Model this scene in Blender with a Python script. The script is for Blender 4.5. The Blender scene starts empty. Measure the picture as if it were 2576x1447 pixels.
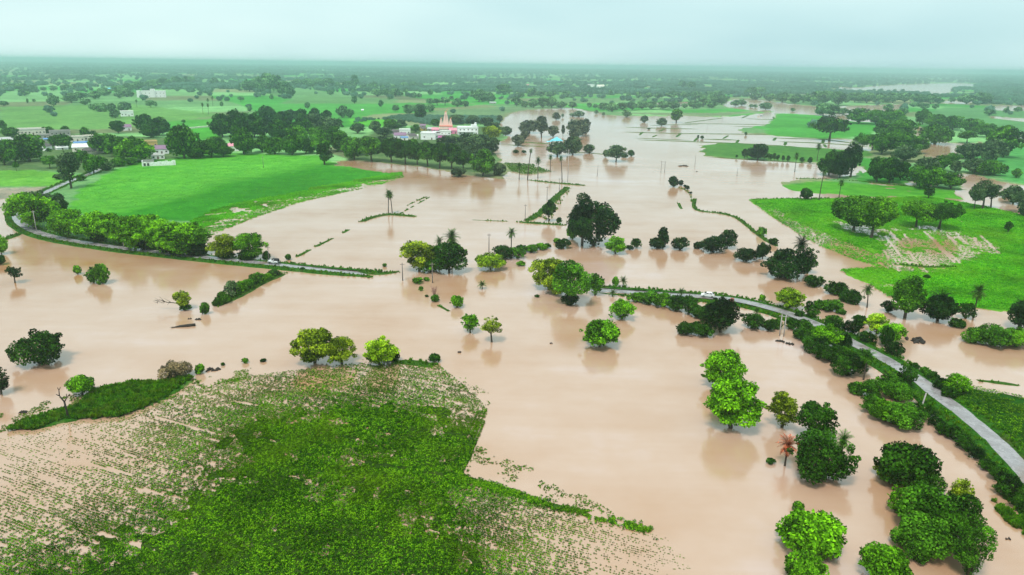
import bpy, bmesh, math, random
import numpy as np
from mathutils import Vector, Matrix

rng = np.random.default_rng(7)
random.seed(7)
S = bpy.context.scene
COL = S.collection
R = math.radians

# ---------------------------------------------------------------- camera
CAM_H = 70.0
PITCH = R(16.94)
ROLL = R(0.75)
F = 1840.0                     # focal length in units of a 2576 x 1447 picture
cd = bpy.data.cameras.new('camera')
cam = bpy.data.objects.new('camera', cd)
COL.objects.link(cam)
cd.sensor_width = 36.0
cd.lens = 36.0 * F / 2576.0
cd.clip_start = 0.5
cd.clip_end = 80000
MC = Matrix.Rotation(math.pi / 2 - PITCH, 4, 'X') @ Matrix.Rotation(ROLL, 4, 'Z')
cam.matrix_world = Matrix.Translation((0, 0, CAM_H)) @ MC
S.camera = cam

# ---------------------------------------------------------------- sky and sun
SUN_EL, SUN_AZ = R(60), R(-155)          # high, behind a thin overcast, over the drone's left shoulder
SKY_OFF = (5.5, 3.3, 0.0)
w = bpy.data.worlds.new('World')
S.world = w
w.use_nodes = True
nt = w.node_tree
nt.nodes.clear()
N = nt.nodes.new
out = N('ShaderNodeOutputWorld')
sky = N('ShaderNodeTexSky')
sky.sky_type = 'NISHITA'
sky.sun_disc = False
sky.sun_elevation = SUN_EL
sky.sun_rotation = SUN_AZ
sky.dust_density = 3.0
bg1 = N('ShaderNodeBackground'); bg1.inputs['Strength'].default_value = 0.06
nt.links.new(sky.outputs[0], bg1.inputs[0])
tc = N('ShaderNodeTexCoord')
sep = N('ShaderNodeSeparateXYZ'); nt.links.new(tc.outputs['Generated'], sep.inputs[0])
ab = N('ShaderNodeMath'); ab.operation = 'ABSOLUTE'; nt.links.new(sep.outputs['Z'], ab.inputs[0])
ad = N('ShaderNodeMath'); ad.operation = 'ADD'; ad.inputs[1].default_value = 0.22; nt.links.new(ab.outputs[0], ad.inputs[0])
off = N('ShaderNodeVectorMath'); off.operation = 'ADD'; off.inputs[1].default_value = SKY_OFF
dv = N('ShaderNodeVectorMath'); dv.operation = 'DIVIDE'
cmb = N('ShaderNodeCombineXYZ')
for i in range(3): nt.links.new(ad.outputs[0], cmb.inputs[i])
nt.links.new(tc.outputs['Generated'], dv.inputs[0]); nt.links.new(cmb.outputs[0], dv.inputs[1])
ns = N('ShaderNodeTexNoise'); ns.inputs['Scale'].default_value = 0.34; ns.inputs['Detail'].default_value = 3.5
ns.inputs['Roughness'].default_value = 0.5
nt.links.new(dv.outputs[0], off.inputs[0]); nt.links.new(off.outputs[0], ns.inputs['Vector'])
rp = N('ShaderNodeValToRGB')
e = rp.color_ramp.elements
e[0].position = 0.34; e[0].color = (0.54, 0.82, 0.86, 1)
e[1].position = 0.66; e[1].color = (0.90, 1.13, 1.11, 1)
nt.links.new(ns.outputs['Fac'], rp.inputs[0])
bg2 = N('ShaderNodeBackground'); bg2.inputs['Strength'].default_value = 0.53
nt.links.new(rp.outputs[0], bg2.inputs[0])
mx = N('ShaderNodeMixShader'); mx.inputs[0].default_value = 0.86
nt.links.new(bg1.outputs[0], mx.inputs[1]); nt.links.new(bg2.outputs[0], mx.inputs[2])
nt.links.new(mx.outputs[0], out.inputs[0])

sd = bpy.data.lights.new('sun', 'SUN')
sd.energy = 1.5
sd.angle = R(13)
sd.color = (1.0, 0.95, 0.87)
so = bpy.data.objects.new('sun', sd)
COL.objects.link(so)
sdir = Vector((math.sin(SUN_AZ) * math.cos(SUN_EL), math.cos(SUN_AZ) * math.cos(SUN_EL), math.sin(SUN_EL)))
so.rotation_euler = sdir.to_track_quat('Z', 'Y').to_euler()
so.location = sdir * 500

S.view_settings.view_transform = 'Standard'
S.view_settings.look = 'None'
S.view_settings.exposure = 1.0
S.view_settings.gamma = 1
S.view_settings.use_curve_mapping = False
S.render.engine = 'CYCLES'
S.cycles.use_denoising = True
S.cycles.max_bounces = 6
S.cycles.diffuse_bounces = 1
S.cycles.glossy_bounces = 2
S.cycles.volume_bounces = 3
S.cycles.transparent_max_bounces = 6
S.cycles.sample_clamp_indirect = 6

# ---------------------------------------------------------------- picture coordinates to ground
M3 = np.array(MC.to_3x3())
def ray(u, v):
    d = np.stack([(np.asarray(u, float) - 1288) / F, -(np.asarray(v, float) - 723.5) / F, -np.ones_like(np.asarray(u, float))], -1)
    return d @ M3.T
def at(u, v, z=0.0):
    d = ray(u, v)
    t = (z - CAM_H) / d[..., 2]
    return np.stack([d[..., 0] * t, d[..., 1] * t], -1)
def proj(x, y, z=0.0):
    p = np.stack([x, y, np.zeros_like(x) + z - CAM_H], -1) @ M3
    return 1288 + F * p[..., 0] / -p[..., 2], 723.5 - F * p[..., 1] / -p[..., 2]
def slant(u, v):
    """metres per picture unit at ground point seen at (u, v), and viewing angle below the horizon"""
    p = at(u, v)
    d = ray(u, v)
    depth = CAM_H / -d[2]
    return depth / F, math.atan2(CAM_H, math.hypot(p[0], p[1])), p

# ---------------------------------------------------------------- noise
def _h(ix, iy, s):
    n = (ix * 374761393 + iy * 668265263 + s * 974634777).astype(np.int64) & 0x7fffffff
    n = ((n ^ (n >> 13)) * 1274126177) & 0x7fffffff
    n = (n ^ (n >> 16)) & 0xffff
    return n / 65535.0
def vnoise(x, y, s=0):
    ix = np.floor(x).astype(np.int64); iy = np.floor(y).astype(np.int64)
    fx = x - ix; fy = y - iy
    fx = fx * fx * (3 - 2 * fx); fy = fy * fy * (3 - 2 * fy)
    a = _h(ix, iy, s); b = _h(ix + 1, iy, s); c = _h(ix, iy + 1, s); d = _h(ix + 1, iy + 1, s)
    return (a * (1 - fx) + b * fx) * (1 - fy) + (c * (1 - fx) + d * fx) * fy
def fbm(x, y, s=0, o=4):
    t = 0; a = 0.5; n = 0
    for i in range(o):
        t = t + a * vnoise(x, y, s + i * 17); n += a
        x = x * 2.03 + 11.3; y = y * 2.03 + 7.7; a *= 0.5
    return t / n
def inpoly(u, v, poly):
    r = np.zeros(u.shape, bool)
    n = len(poly)
    for i in range(n):
        x1, y1 = poly[i]; x2, y2 = poly[(i + 1) % n]
        if y1 == y2: continue
        c = ((y1 > v) != (y2 > v))
        r ^= c & (u < (x2 - x1) * (v - y1) / (y2 - y1) + x1)
    return r

# ---------------------------------------------------------------- object helpers
def tag(o, label=None, cat=None, group=None, kind=None):
    if label: o['label'] = label
    if cat: o['category'] = cat
    if group: o['group'] = group
    if kind: o['kind'] = kind
    return o
def link(name, me, mat=None, parent=None, loc=None):
    o = bpy.data.objects.new(name, me)
    COL.objects.link(o)
    if mat is not None and me is not None and not me.materials: me.materials.append(mat)
    if parent is not None: o.parent = parent
    if loc is not None: o.location = loc
    return o
def empty(name, loc, rz=0):
    o = bpy.data.objects.new(name, None)
    COL.objects.link(o)
    o.location = loc; o.rotation_euler = (0, 0, rz); o.empty_display_size = 0.5
    return o
def npmesh(name, V, Q, mat=None, smooth=False, attrs=None):
    """mesh from numpy vertices and quad (or triangle) array"""
    me = bpy.data.meshes.new(name)
    V = np.asarray(V, np.float32); Q = np.asarray(Q, np.int32)
    k = Q.shape[1]
    me.vertices.add(len(V)); me.vertices.foreach_set('co', V.ravel())
    me.loops.add(Q.size); me.loops.foreach_set('vertex_index', Q.ravel())
    me.polygons.add(len(Q)); me.polygons.foreach_set('loop_start', np.arange(0, Q.size, k, dtype=np.int32))
    try: me.polygons.foreach_set('loop_total', np.full(len(Q), k, np.int32))
    except Exception: pass
    if smooth: me.polygons.foreach_set('use_smooth', np.ones(len(Q), bool))
    for an, (tp, data) in (attrs or {}).items():
        a = me.attributes.new(an, tp, 'POINT')
        a.data.foreach_set('color' if tp == 'FLOAT_COLOR' else ('vector' if tp == 'FLOAT_VECTOR' else 'value'), np.asarray(data).ravel())
    me.update(calc_edges=True)
    if mat: me.materials.append(mat)
    return me
class MB:
    """collects boxes, prisms, tubes into one mesh"""
    def __init__(s): s.v = []; s.f = []
    def add(s, vs, fs):
        n = len(s.v); s.v += [tuple(p) for p in vs]; s.f += [tuple(i + n for i in f) for f in fs]; return s
    def box(s, x0, x1, y0, y1, z0, z1):
        return s.add([(x0,y0,z0),(x1,y0,z0),(x1,y1,z0),(x0,y1,z0),(x0,y0,z1),(x1,y0,z1),(x1,y1,z1),(x0,y1,z1)],
                     [(3,2,1,0),(4,5,6,7),(0,1,5,4),(1,2,6,5),(2,3,7,6),(3,0,4,7)])
    def frustum(s, cx, cy, z0, z1, ax, ay, bx, by):
        return s.add([(cx-ax,cy-ay,z0),(cx+ax,cy-ay,z0),(cx+ax,cy+ay,z0),(cx-ax,cy+ay,z0),(cx-bx,cy-by,z1),(cx+bx,cy-by,z1),(cx+bx,cy+by,z1),(cx-bx,cy+by,z1)],
                     [(3,2,1,0),(4,5,6,7),(0,1,5,4),(1,2,6,5),(2,3,7,6),(3,0,4,7)])
    def tube(s, pts, rad, n=6, cap=True):
        pts = [Vector(p) for p in pts]
        rings = []
        for i, p in enumerate(pts):
            d = (pts[min(i+1, len(pts)-1)] - pts[max(i-1, 0)]).normalized()
            a = d.orthogonal().normalized() if abs(d.z) < 0.9 else Vector((1,0,0))
            a = (a - d * a.dot(d)).normalized(); b = d.cross(a)
            r = rad[i] if hasattr(rad, '__len__') else rad
            rings.append([p + (a * math.cos(2*math.pi*k/n) + b * math.sin(2*math.pi*k/n)) * r for k in range(n)])
        vs = [q for rg in rings for q in rg]
        fs = [(i*n+k, i*n+(k+1)%n, (i+1)*n+(k+1)%n, (i+1)*n+k) for i in range(len(pts)-1) for k in range(n)]
        if cap: fs += [tuple(range(n-1,-1,-1)), tuple((len(pts)-1)*n+k for k in range(n))]
        return s.add(vs, fs)
    def lathe(s, prof, cx=0, cy=0, n=12):
        vs = [(cx + r*math.cos(2*math.pi*k/n), cy + r*math.sin(2*math.pi*k/n), z) for r, z in prof for k in range(n)]
        fs = [(i*n+k, i*n+(k+1)%n, (i+1)*n+(k+1)%n, (i+1)*n+k) for i in range(len(prof)-1) for k in range(n)]
        fs += [tuple(range(n-1,-1,-1)), tuple((len(prof)-1)*n+k for k in range(n))]
        return s.add(vs, fs)
    def prism(s, prof, y0, y1):
        """profile in x, z extruded along y"""
        n = len(prof)
        vs = [(x, y0, z) for x, z in prof] + [(x, y1, z) for x, z in prof]
        return s.add(vs, [tuple(range(n)), tuple(range(2*n-1, n-1, -1))] + [(i+n, (i+1)%n+n, (i+1)%n, i) for i in range(n)])
    def mesh(s, name, mat=None, smooth=False):
        me = bpy.data.meshes.new(name); me.from_pydata(s.v, [], s.f)
        if smooth: me.polygons.foreach_set('use_smooth', np.ones(len(me.polygons), bool))
        me.update()
        if mat: me.materials.append(mat)
        return me
    def build(s, name, mat=None, parent=None, smooth=False):
        return link(name, s.mesh(name, mat, smooth), None, parent)

# ---------------------------------------------------------------- materials
def newmat(name):
    m = bpy.data.materials.new(name); m.use_nodes = True
    t = m.node_tree; b = t.nodes['Principled BSDF']
    return m, t, b
def nd(t, typ, **kw):
    n = t.nodes.new(typ)
    for k, v in kw.items():
        if k in n.inputs: n.inputs[k].default_value = v
        else: setattr(n, k, v)
    return n
def mixc(t, fac, a, b, mode='MIX'):
    n = t.nodes.new('ShaderNodeMix'); n.data_type = 'RGBA'; n.blend_type = mode
    for sock, val in ((n.inputs[0], fac), (n.inputs[6], a), (n.inputs[7], b)):
        if hasattr(val, 'is_linked'): t.links.new(val, sock)
        elif isinstance(val, (tuple, list)): sock.default_value = tuple(val) + ((1,) if len(val) == 3 else ())
        else: sock.default_value = val
    return n.outputs[2]
def mathn(t, op, a, b=0.0, c=0.0, clamp=False):
    n = t.nodes.new('ShaderNodeMath'); n.operation = op; n.use_clamp = clamp
    for i, v in enumerate((a, b, c)):
        if hasattr(v, 'is_linked'): t.links.new(v, n.inputs[i])
        else: n.inputs[i].default_value = v
    return n.outputs[0]
def ramp(t, fac, stops):
    n = t.nodes.new('ShaderNodeValToRGB')
    el = n.color_ramp.elements
    while len(el) < len(stops): el.new(0.5)
    for e_, (p, c) in zip(el, stops):
        e_.position = p; e_.color = tuple(c) + ((1,) if len(c) == 3 else ())
    t.links.new(fac, n.inputs[0])
    return n.outputs[0]
def noise(t, scale, detail=3, rough=0.5, vec=None, out='Fac'):
    n = t.nodes.new('ShaderNodeTexNoise')
    n.inputs['Scale'].default_value = scale; n.inputs['Detail'].default_value = detail; n.inputs['Roughness'].default_value = rough
    if vec is None:
        g = t.nodes.new('ShaderNodeNewGeometry'); vec = g.outputs['Position']
    t.links.new(vec, n.inputs['Vector'])
    return n.outputs[out]

def paint(name, col, rough=0.6, var=0.25, scale=0.6, dirt=None):
    """plain painted or plastered surface with weathering"""
    m, t, b = newmat(name)
    n1 = noise(t, scale, 5, 0.65)
    n2 = noise(t, scale * 9, 3, 0.6)
    f = mathn(t, 'MULTIPLY', n1, n2)
    lo = tuple(c * (1 - var) for c in col); hi = tuple(min(1, c * (1 + var * 0.5)) for c in col)
    c = ramp(t, f, [(0.12, lo), (0.4, hi)])
    if dirt:
        d = noise(t, scale * 2.5, 4, 0.7)
        c = mixc(t, ramp(t, d, [(0.5, (0,0,0)), (0.72, (0.8,0.8,0.8))]), c, dirt)
    t.links.new(c, b.inputs['Base Color'])
    b.inputs['Roughness'].default_value = rough
    return m

def leaf_material(name, rough=0.45, trans=0.25):
    m, t, b = newmat(name)
    oi = nd(t, 'ShaderNodeObjectInfo')
    at_ = nd(t, 'ShaderNodeAttribute', attribute_name='tint')
    k = mathn(t, 'MULTIPLY_ADD', mathn(t, 'POWER', at_.outputs['Fac'], 1.7), 2.9, 0.09)
    cv = nd(t, 'ShaderNodeCombineColor')
    t.links.new(mathn(t, 'MULTIPLY', k, mathn(t, 'MULTIPLY_ADD', at_.outputs['Fac'], 0.5, 0.75)), cv.inputs[0])
    t.links.new(k, cv.inputs[1]); t.links.new(k, cv.inputs[2])
    c = mixc(t, 1.0, oi.outputs['Color'], cv.outputs[0], 'MULTIPLY')
    t.links.new(c, b.inputs['Base Color'])
    b.inputs['Roughness'].default_value = rough
    b.inputs['Specular IOR Level'].default_value = 0.02
    tr = nd(t, 'ShaderNodeBsdfTranslucent'); t.links.new(c, tr.inputs[0])
    ms = nd(t, 'ShaderNodeMixShader'); ms.inputs[0].default_value = trans
    o = t.nodes['Material Output']
    t.links.new(b.outputs[0], ms.inputs[1]); t.links.new(tr.outputs[0], ms.inputs[2]); t.links.new(ms.outputs[0], o.inputs[0])
    return m
M_LEAF = leaf_material('leaf')
def bark_material(name, c1, c2):
    m, t, b = newmat(name)
    n = noise(t, 3.0, 5, 0.7)
    t.links.new(ramp(t, n, [(0.3, c1), (0.7, c2)]), b.inputs['Base Color'])
    b.inputs['Roughness'].default_value = 0.85
    bp = nd(t, 'ShaderNodeBump'); bp.inputs['Distance'].default_value = 0.05
    t.links.new(n, bp.inputs['Height']); t.links.new(bp.outputs[0], b.inputs['Normal'])
    return m
M_BARK = bark_material('bark', (0.025, 0.018, 0.012), (0.10, 0.075, 0.05))
M_PALE_BARK = bark_material('pale_bark', (0.16, 0.13, 0.11), (0.36, 0.30, 0.27))
M_DEBRIS = bark_material('dark_debris', (0.008, 0.006, 0.005), (0.035, 0.025, 0.018))
# ================================================================ THE GROUND
# outlines of land and flood, given as seen on the ground from the drone (picture units), turned into metres below
NORTH = [(-1500,60),(-1500,585),(0,558),(45,575),(110,600),(300,625),(490,648),(500,605),(486,557),(560,537),(700,505),(770,489),(870,470),(950,455),
 (1003,440),(960,434),(900,425),(838,413),(870,403),(940,408),(1050,418),(1110,428),(1200,446),(1268,450),(1285,432),(1330,441),(1384,432),(1340,415),
 (1268,411),(1250,395),(1235,365),(1275,350),(1270,332),(1256,312),(1290,284),(1330,277),(1440,272),(1505,284),(1520,290),(1600,293),(1720,292),
 (1800,296),(1895,289),(1945,281),(1900,279),(1830,270),(1822,258),(1850,250),(1925,253),(1990,262),(2070,270),(2300,262),(3600,240),(3600,60)]
EAST = [(1956,285),(2069,291),(2130,305),(2205,308),(2230,290),(2300,255),(3600,225),(3600,540),(2576,480),(2500,470),(2440,478),(2405,480),(2300,470),
 (2160,464),(2060,457),(1958,466),(1990,453),(2100,450),(2150,440),(2155,412),(2060,410),(1929,406),(1765,393),(1765,366),(1840,359),(1929,367),
 (2030,371),(2195,381),(2205,352),(2150,352),(2069,350),(1929,341),(1870,334),(1860,326),(1900,317),(1929,315)]
RFIELD = [(1882,503),(2000,501),(2200,500),(2330,494),(2480,520),(2600,548),(3300,620),(3300,830),(2576,785),(2394,770),(2243,751),(2180,712),(2112,680),
 (2135,677),(2215,672),(2150,655),(2060,618),(2000,583),(1940,545),(1905,518)]
RSTRIP = [(1955,466),(2060,456),(2160,463),(2300,469),(2400,480),(2440,505),(2330,496),(2200,497),(2080,490),(2000,484)]
DRYL = [(-60,478),(112,470),(140,480),(60,503),(-60,520)]
WATERS = [
 [(2300,318),(2322,318),(2316,342),(2380,358),(2425,362),(2470,356),(2405,388),(2368,410),(2330,396),(2300,372)],       # pond in the grove
 [(2405,438),(2440,440),(2500,455),(2576,470),(2700,480),(2700,518),(2560,502),(2480,490),(2420,472)],
 [(2080,216),(2140,222),(2260,213),(2420,209),(2470,214),(2400,224),(2380,238),(2300,232),(2240,228),(2120,226)],
 [(1966,240),(2048,238),(2056,248),(1970,250)],[(2090,238),(2170,240),(2165,246),(2100,245)],[(2330,235),(2420,238),(2415,243),(2340,242)],
 [(2374,256),(2440,253),(2442,262),(2376,261)],[(2478,270),(2510,266),(3000,268),(3000,284),(2500,278)],[(2478,292),(2580,299),(3000,306),(3000,312),(2560,306),(2490,297)],
 [(2544,340),(2580,338),(2900,345),(2900,356),(2560,352)],
 [(1652,260),(1745,257),(1748,264),(1700,270),(1655,268)],[(2160,418),(2178,420),(2172,437),(2158,430)],
 [(-40,506),(20,500),(50,503),(38,545),(20,560),(-40,560)],[(-60,572),(30,576),(44,590),(20,606),(-60,612)],
 [(2290,458),(2330,462),(2370,470),(2290,468)],[(2180,458),(2240,462),(2290,467),(2190,464)],
]
PUDDLE = [[(2070,553),(2140,550),(2240,572),(2245,590),(2200,594),(2120,585)],[(2240,560),(2330,563),(2430,580),(2425,590),(2330,588),(2235,582)],
 [(2200,590),(2330,596),(2460,590),(2530,620),(2440,665),(2330,670),(2240,660),(2215,630)],[(2110,690),(2190,690),(2260,715),(2240,745),(2180,708)],
 [(2225,660),(2290,668),(2420,672),(2420,690),(2300,690),(2240,680)]]
STREAKS = [((1928.6 + a * .2515, 477 + b * .2515), (1928.6 + c * .2515, 477 + d * .2515)) for a, b, c, d in
 [(1190,470,1330,660),(1240,430,1380,580),(1370,440,1460,560),(1580,420,1880,735),(1720,560,1940,740),(1890,430,2000,540),(2080,480,2110,560),(2140,460,2320,640),(1900,290,2030,370),
  (1170,610,1230,690),(1380,725,1740,755),(1420,620,1470,690),(1640,470,1720,560),(1800,450,1900,550),(1290,760,1330,820)]]
SPARSE_E = [(2000,583),(2060,618),(2150,655),(2235,668),(2220,640),(2120,610),(2050,575),(1960,530),(1900,505),(1880,505)]
# bright fields beyond the flood: outline, colour, darkness
C_LUSH = (0.085,0.330,0.030); C_LUSH2 = (0.030,0.200,0.012); C_PAST = (0.16,0.34,0.12); C_PALE = (0.17,0.29,0.09); C_SOIL = (0.20,0.17,0.12)
C_MUD = (0.30,0.20,0.11); C_DRY = (0.30,0.27,0.20); C_BANK = (0.035,0.150,0.012); C_RF = (0.10,0.36,0.010); C_VILL = (0.10,0.17,0.06)
BIGFIELD = [(165,530),(200,482),(270,442),(330,412),(440,389),(560,387),(800,393),(838,413),(905,426),(965,434),(1005,440),(950,455),(870,470),(760,490),(700,505),(560,537),(486,557),(300,560)]
FIELDS = [([(140,470),(0,470),(-300,490),(-300,425),(0,418),(110,432),(165,445),(200,440),(170,460)],(0.12,0.34,0.04)),
 ([(872,298),(1000,303),(992,322),(930,318),(880,312)],(0.08,0.36,0.02)),([(430,330),(545,318),(560,345),(440,360)],(0.07,0.34,0.03)),
 ([(430,300),(600,297),(800,300),(560,320),(440,322)],(0.08,0.33,0.04)),([(300,290),(640,280),(560,300),(330,308)],(0.17,0.25,0.10)),
 ([(640,285),(880,300),(1000,280),(1250,262),(900,258),(700,262)],(0.07,0.30,0.045)),
 ([(780,240),(1000,250),(1000,262),(700,262)],(0.12,0.25,0.08)),([(1275,283),(1430,272),(1250,270),(1100,280),(1010,290),(1240,305)],(0.14,0.24,0.10)),
 ([(1500,283),(1780,296),(1940,281),(1960,275),(1800,285),(1640,285)],(0.16,0.23,0.10)),([(1400,262),(1740,250),(1640,246),(1480,248),(1300,258)],(0.13,0.24,0.09)),
 ([(1270,235),(1460,228),(1640,232),(1500,245),(1300,246)],(0.11,0.28,0.06)),([(0,270),(330,262),(560,290),(300,325),(0,330)],(0.13,0.29,0.07)),
 ([(1930,318),(1960,288),(2070,293),(2140,308),(2205,312),(2195,345),(2069,350),(1929,341)],(0.055,0.27,0.03)),
 ([(1765,393),(1765,366),(1840,359),(1929,367),(2030,371),(2195,381),(2155,412),(2060,410)],(0.065,0.19,0.03)),
 ([(2400,380),(2576,360),(2900,380),(2900,460),(2576,465),(2480,440)],(0.08,0.31,0.07)),([(2380,270),(2900,280),(2900,340),(2560,335),(2300,290)],(0.10,0.25,0.08)),
 (EAST[:0] or [(2160,400),(2250,400),(2330,440),(2300,470),(2160,460)],(0.05,0.24,0.03))]
CROP = [(-60,1490),(-300,1490),(-300,1050),(0,1095),(160,1062),(300,1052),(390,1020),(450,975),(640,945),(880,915),(1000,905),(1100,915),(1180,980),(1228,1030),(1210,1090),(1160,1200),
 (1250,1215),(1450,1285),(1560,1320),(1700,1360),(1760,1480)]
LDARK = [(2420,968),(2500,985),(2620,1010),(2900,1060),(2900,1450),(2680,1250),(2576,1160),(2480,1075),(2400,1005)]
BANK = [(14,1087),(60,1062),(130,1040),(200,1022),(232,985),(330,965),(420,962),(475,948),(485,955),(440,985),(392,1015),(300,1052),(160,1058),(90,1082)]

# crop cover: how closely the plants stand, sampled at points on the ground
CP = np.array([  # u, v, cover
 (0,1110,.12),(120,1100,.16),(300,1080,.30),(60,1180,.28),(250,1150,.36),(0,1250,.42),(200,1250,.5),(0,1330,.6),(120,1320,.58),(250,1300,.64),(330,1240,.62),
 (420,1180,.66),(0,1400,.72),(100,1400,.85),(200,1380,.78),(330,1360,.9),(0,1460,.75),(120,1450,.95),(300,1460,1),(430,1280,.78),(480,1230,.85),(560,1180,.95),
 (520,1100,.8),(430,1090,.62),(400,1120,.58),(460,1040,.6),(540,1000,.5),(520,1050,.78),(640,1000,.75),(620,960,.2),(730,960,.45),(760,985,.85),(880,930,.25),(870,958,.7),
 (900,985,1),(980,930,.55),(1010,950,.85),(1060,925,.4),(1110,950,.62),(1160,990,.55),(1200,1020,.45),(1200,1060,.8),(1180,1120,.9),(1150,1180,.95),
 (1080,1040,1),(1000,1100,1),(800,1100,1),(640,1100,1),(700,1250,1),(500,1400,1),(800,1440,1),(1000,1300,1),(1000,1440,1),(1130,1080,.9),(1120,1220,1),
 (1190,1260,.85),(1250,1240,.75),(1280,1300,.4),(1240,1340,.72),(1330,1270,.55),(1400,1300,.5),(1480,1320,.34),(1400,1380,.4),(1300,1400,.7),(1200,1400,.97),(1350,1450,.72),
 (1500,1400,.25),(1480,1460,.45),(1600,1400,.12),(1620,1450,.2),(1700,1440,.06),(1740,1470,.04),(380,1320,.9),(580,1260,1),(1110,1360,1),(620,1040,.9)], float)
CP[:, 2] *= np.where(CP[:, 2] < .7, .72, 1.0)
cpw = at(CP[:, 0], CP[:, 1])
def cover(x, y):
    num = np.zeros_like(x); den = np.zeros_like(x)
    for (px, py), c in zip(cpw, CP[:, 2]):
        s2 = (2.0 + 0.045 * math.hypot(px, py)) ** 2
        wgt = np.exp(-((x - px) ** 2 + (y - py) ** 2) / (2 * s2)) + 1e-9
        num += wgt * c; den += wgt
    return np.clip(num / den * 1.12, 0, 1)

# ---- the sheet: a fan of rows and columns getting coarser with distance
nr, nc = 760, 760
rr = np.concatenate([np.geomspace(36, 1400, 560), np.geomspace(1400, 30000, 201)[1:]])
nr = len(rr)
ph = np.radians(np.linspace(-47, 47, nc))
X = np.outer(rr, np.sin(ph)); Y = np.outer(rr, np.cos(ph))
j = np.clip(0.5 + 0.004 * rr, 0, 6)[:, None]
jx = X + j * 2.2 * (fbm(X / 9, Y / 9, 3, 3) - .5) * 2
jy = Y + j * 2.2 * (fbm(X / 9 + 50, Y / 9, 5, 3) - .5) * 2
U, V_ = proj(jx, jy)
far = rr[:, None] + 0 * X
Z = np.full_like(X, -0.75)
Cc = np.empty(X.shape + (3,)); Cc[:] = C_MUD
n_f = fbm(X / 26, Y / 26, 11, 4); n_s = fbm(X / 5, Y / 5, 23, 3); n_L = fbm(X / 140, Y / 140, 31, 3)
def setp(mask, z, col):
    Z[mask] = (z[mask] if hasattr(z, 'shape') else z); Cc[mask] = col
north = inpoly(U, V_, NORTH); east = inpoly(U, V_, EAST)
# patchwork of far fields: cells of a skewed grid, each its own shade
ca, sa = math.cos(0.45), math.sin(0.45)
gx = (X * ca + Y * sa) / 130 + 0.6 * (fbm(X / 300, Y / 300, 41, 2) - .5); gy = (-X * sa + Y * ca) / 210 + 0.6 * (fbm(X / 300, Y / 300, 43, 2) - .5)
hc = _h(np.floor(gx).astype(np.int64), np.floor(gy).astype(np.int64), 5)
hb = _h(np.floor(gx).astype(np.int64), np.floor(gy).astype(np.int64), 9)
patch = np.array(C_PAST)[None, None] * (0.72 + 0.6 * hc[..., None])
brown = np.array((0.20, 0.24, 0.11))
patch = np.where((hb > 0.72)[..., None], brown * (0.75 + 0.5 * hc[..., None]), patch)
patch = np.where((hb < 0.2)[..., None], np.array((0.06, 0.30, 0.04)) * (0.8 + 0.4 * hc[..., None]), patch)
m = north | east
Z[m] = 0.45; Cc[m] = patch[m]
for poly, col in FIELDS:
    mm = inpoly(U, V_, poly) & m
    Cc[mm] = col
mm = inpoly(U, V_, BIGFIELD)
setp(mm, 0.45, C_LUSH)
dk = inpoly(U, V_, [(250,560),(560,470),(800,420),(1005,440),(950,455),(760,490),(560,537),(486,557)]) & mm
dkf = dk.astype(float)
for _ in range(70):
    dkf[1:-1, 1:-1] = (dkf[1:-1, 1:-1] + dkf[:-2, 1:-1] + dkf[2:, 1:-1] + dkf[1:-1, :-2] + dkf[1:-1, 2:]) / 5
dkf = np.clip(dkf * 1.5 + (n_f - .5) * .8, 0, 1)[..., None]
Cc[mm] = (np.array(C_LUSH) * (1 - dkf) + np.array(C_LUSH2) * dkf)[mm]
edge = inpoly(U, V_, [(470,560),(560,520),(700,490),(860,462),(940,445),(1010,438),(1000,450),(760,495),(560,545)])
n_e = fbm((X * .85 + Y * .5) / 26, (-X * .5 + Y * .85) / 3.5, 29, 3)
Z[edge & mm] = (-0.12 + 0.45 * (n_e - .5))[edge & mm]
setp(inpoly(U, V_, DRYL), 0.3, C_DRY)
vill = inpoly(U, V_, [(950,330),(1240,318),(1260,345),(1250,440),(1000,415),(870,400),(900,350)]) | inpoly(U, V_, [(-200,340),(200,338),(440,350),(460,400),(330,410),(240,440),(120,430),(-200,430)])
Cc[vill & m] = C_VILL
# the field on the right, half under water
rf = inpoly(U, V_, RFIELD); setp(rf, 0.30 + 0.5 * (n_f - .5), C_RF)
sp = inpoly(U, V_, SPARSE_E) & rf
def soft(mask, n_):
    f_ = mask.astype(float)
    for _ in range(n_):
        f_[1:-1, 1:-1] = (f_[1:-1, 1:-1] + f_[:-2, 1:-1] + f_[2:, 1:-1] + f_[1:-1, :-2] + f_[1:-1, 2:]) / 5
    return f_
spf = soft(sp, 40)
pdm = np.zeros_like(sp)
for p in PUDDLE: pdm |= inpoly(U, V_, p)
pdf = soft(pdm & rf, 22)
wet = np.clip(1.15 * spf + 0.70 * pdf, 0, 1)
Z[rf] = (0.22 - 0.36 * wet + 0.30 * (n_s - .5) * (1 - .5 * wet) + 0.25 * (fbm(X / 2.5, Y / 2.5, 47, 3) - .5))[rf]
Cc[rf] = (np.array(C_RF) * (1 - wet[..., None]) + np.array((0.13, 0.26, 0.02)) * wet[..., None])[rf]
for fa, fb in STREAKS:
    A, B = at(*fa), at(*fb); D = B - A; Pp = np.stack([X, Y], -1) - A; s_ = np.clip((Pp @ D) / (D @ D), 0, 1)
    dst = np.linalg.norm(Pp - s_[..., None] * D, axis=-1)
    Z[(dst < .5) & rf] = -.25
rs = inpoly(U, V_, RSTRIP); setp(rs, 0.22 + 0.9 * (n_f - .5), (0.07, 0.27, 0.02))
for p in WATERS:
    mm = inpoly(U, V_, p) & (m | rf)
    Z[mm] = -0.6; Cc[mm] = C_MUD
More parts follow.
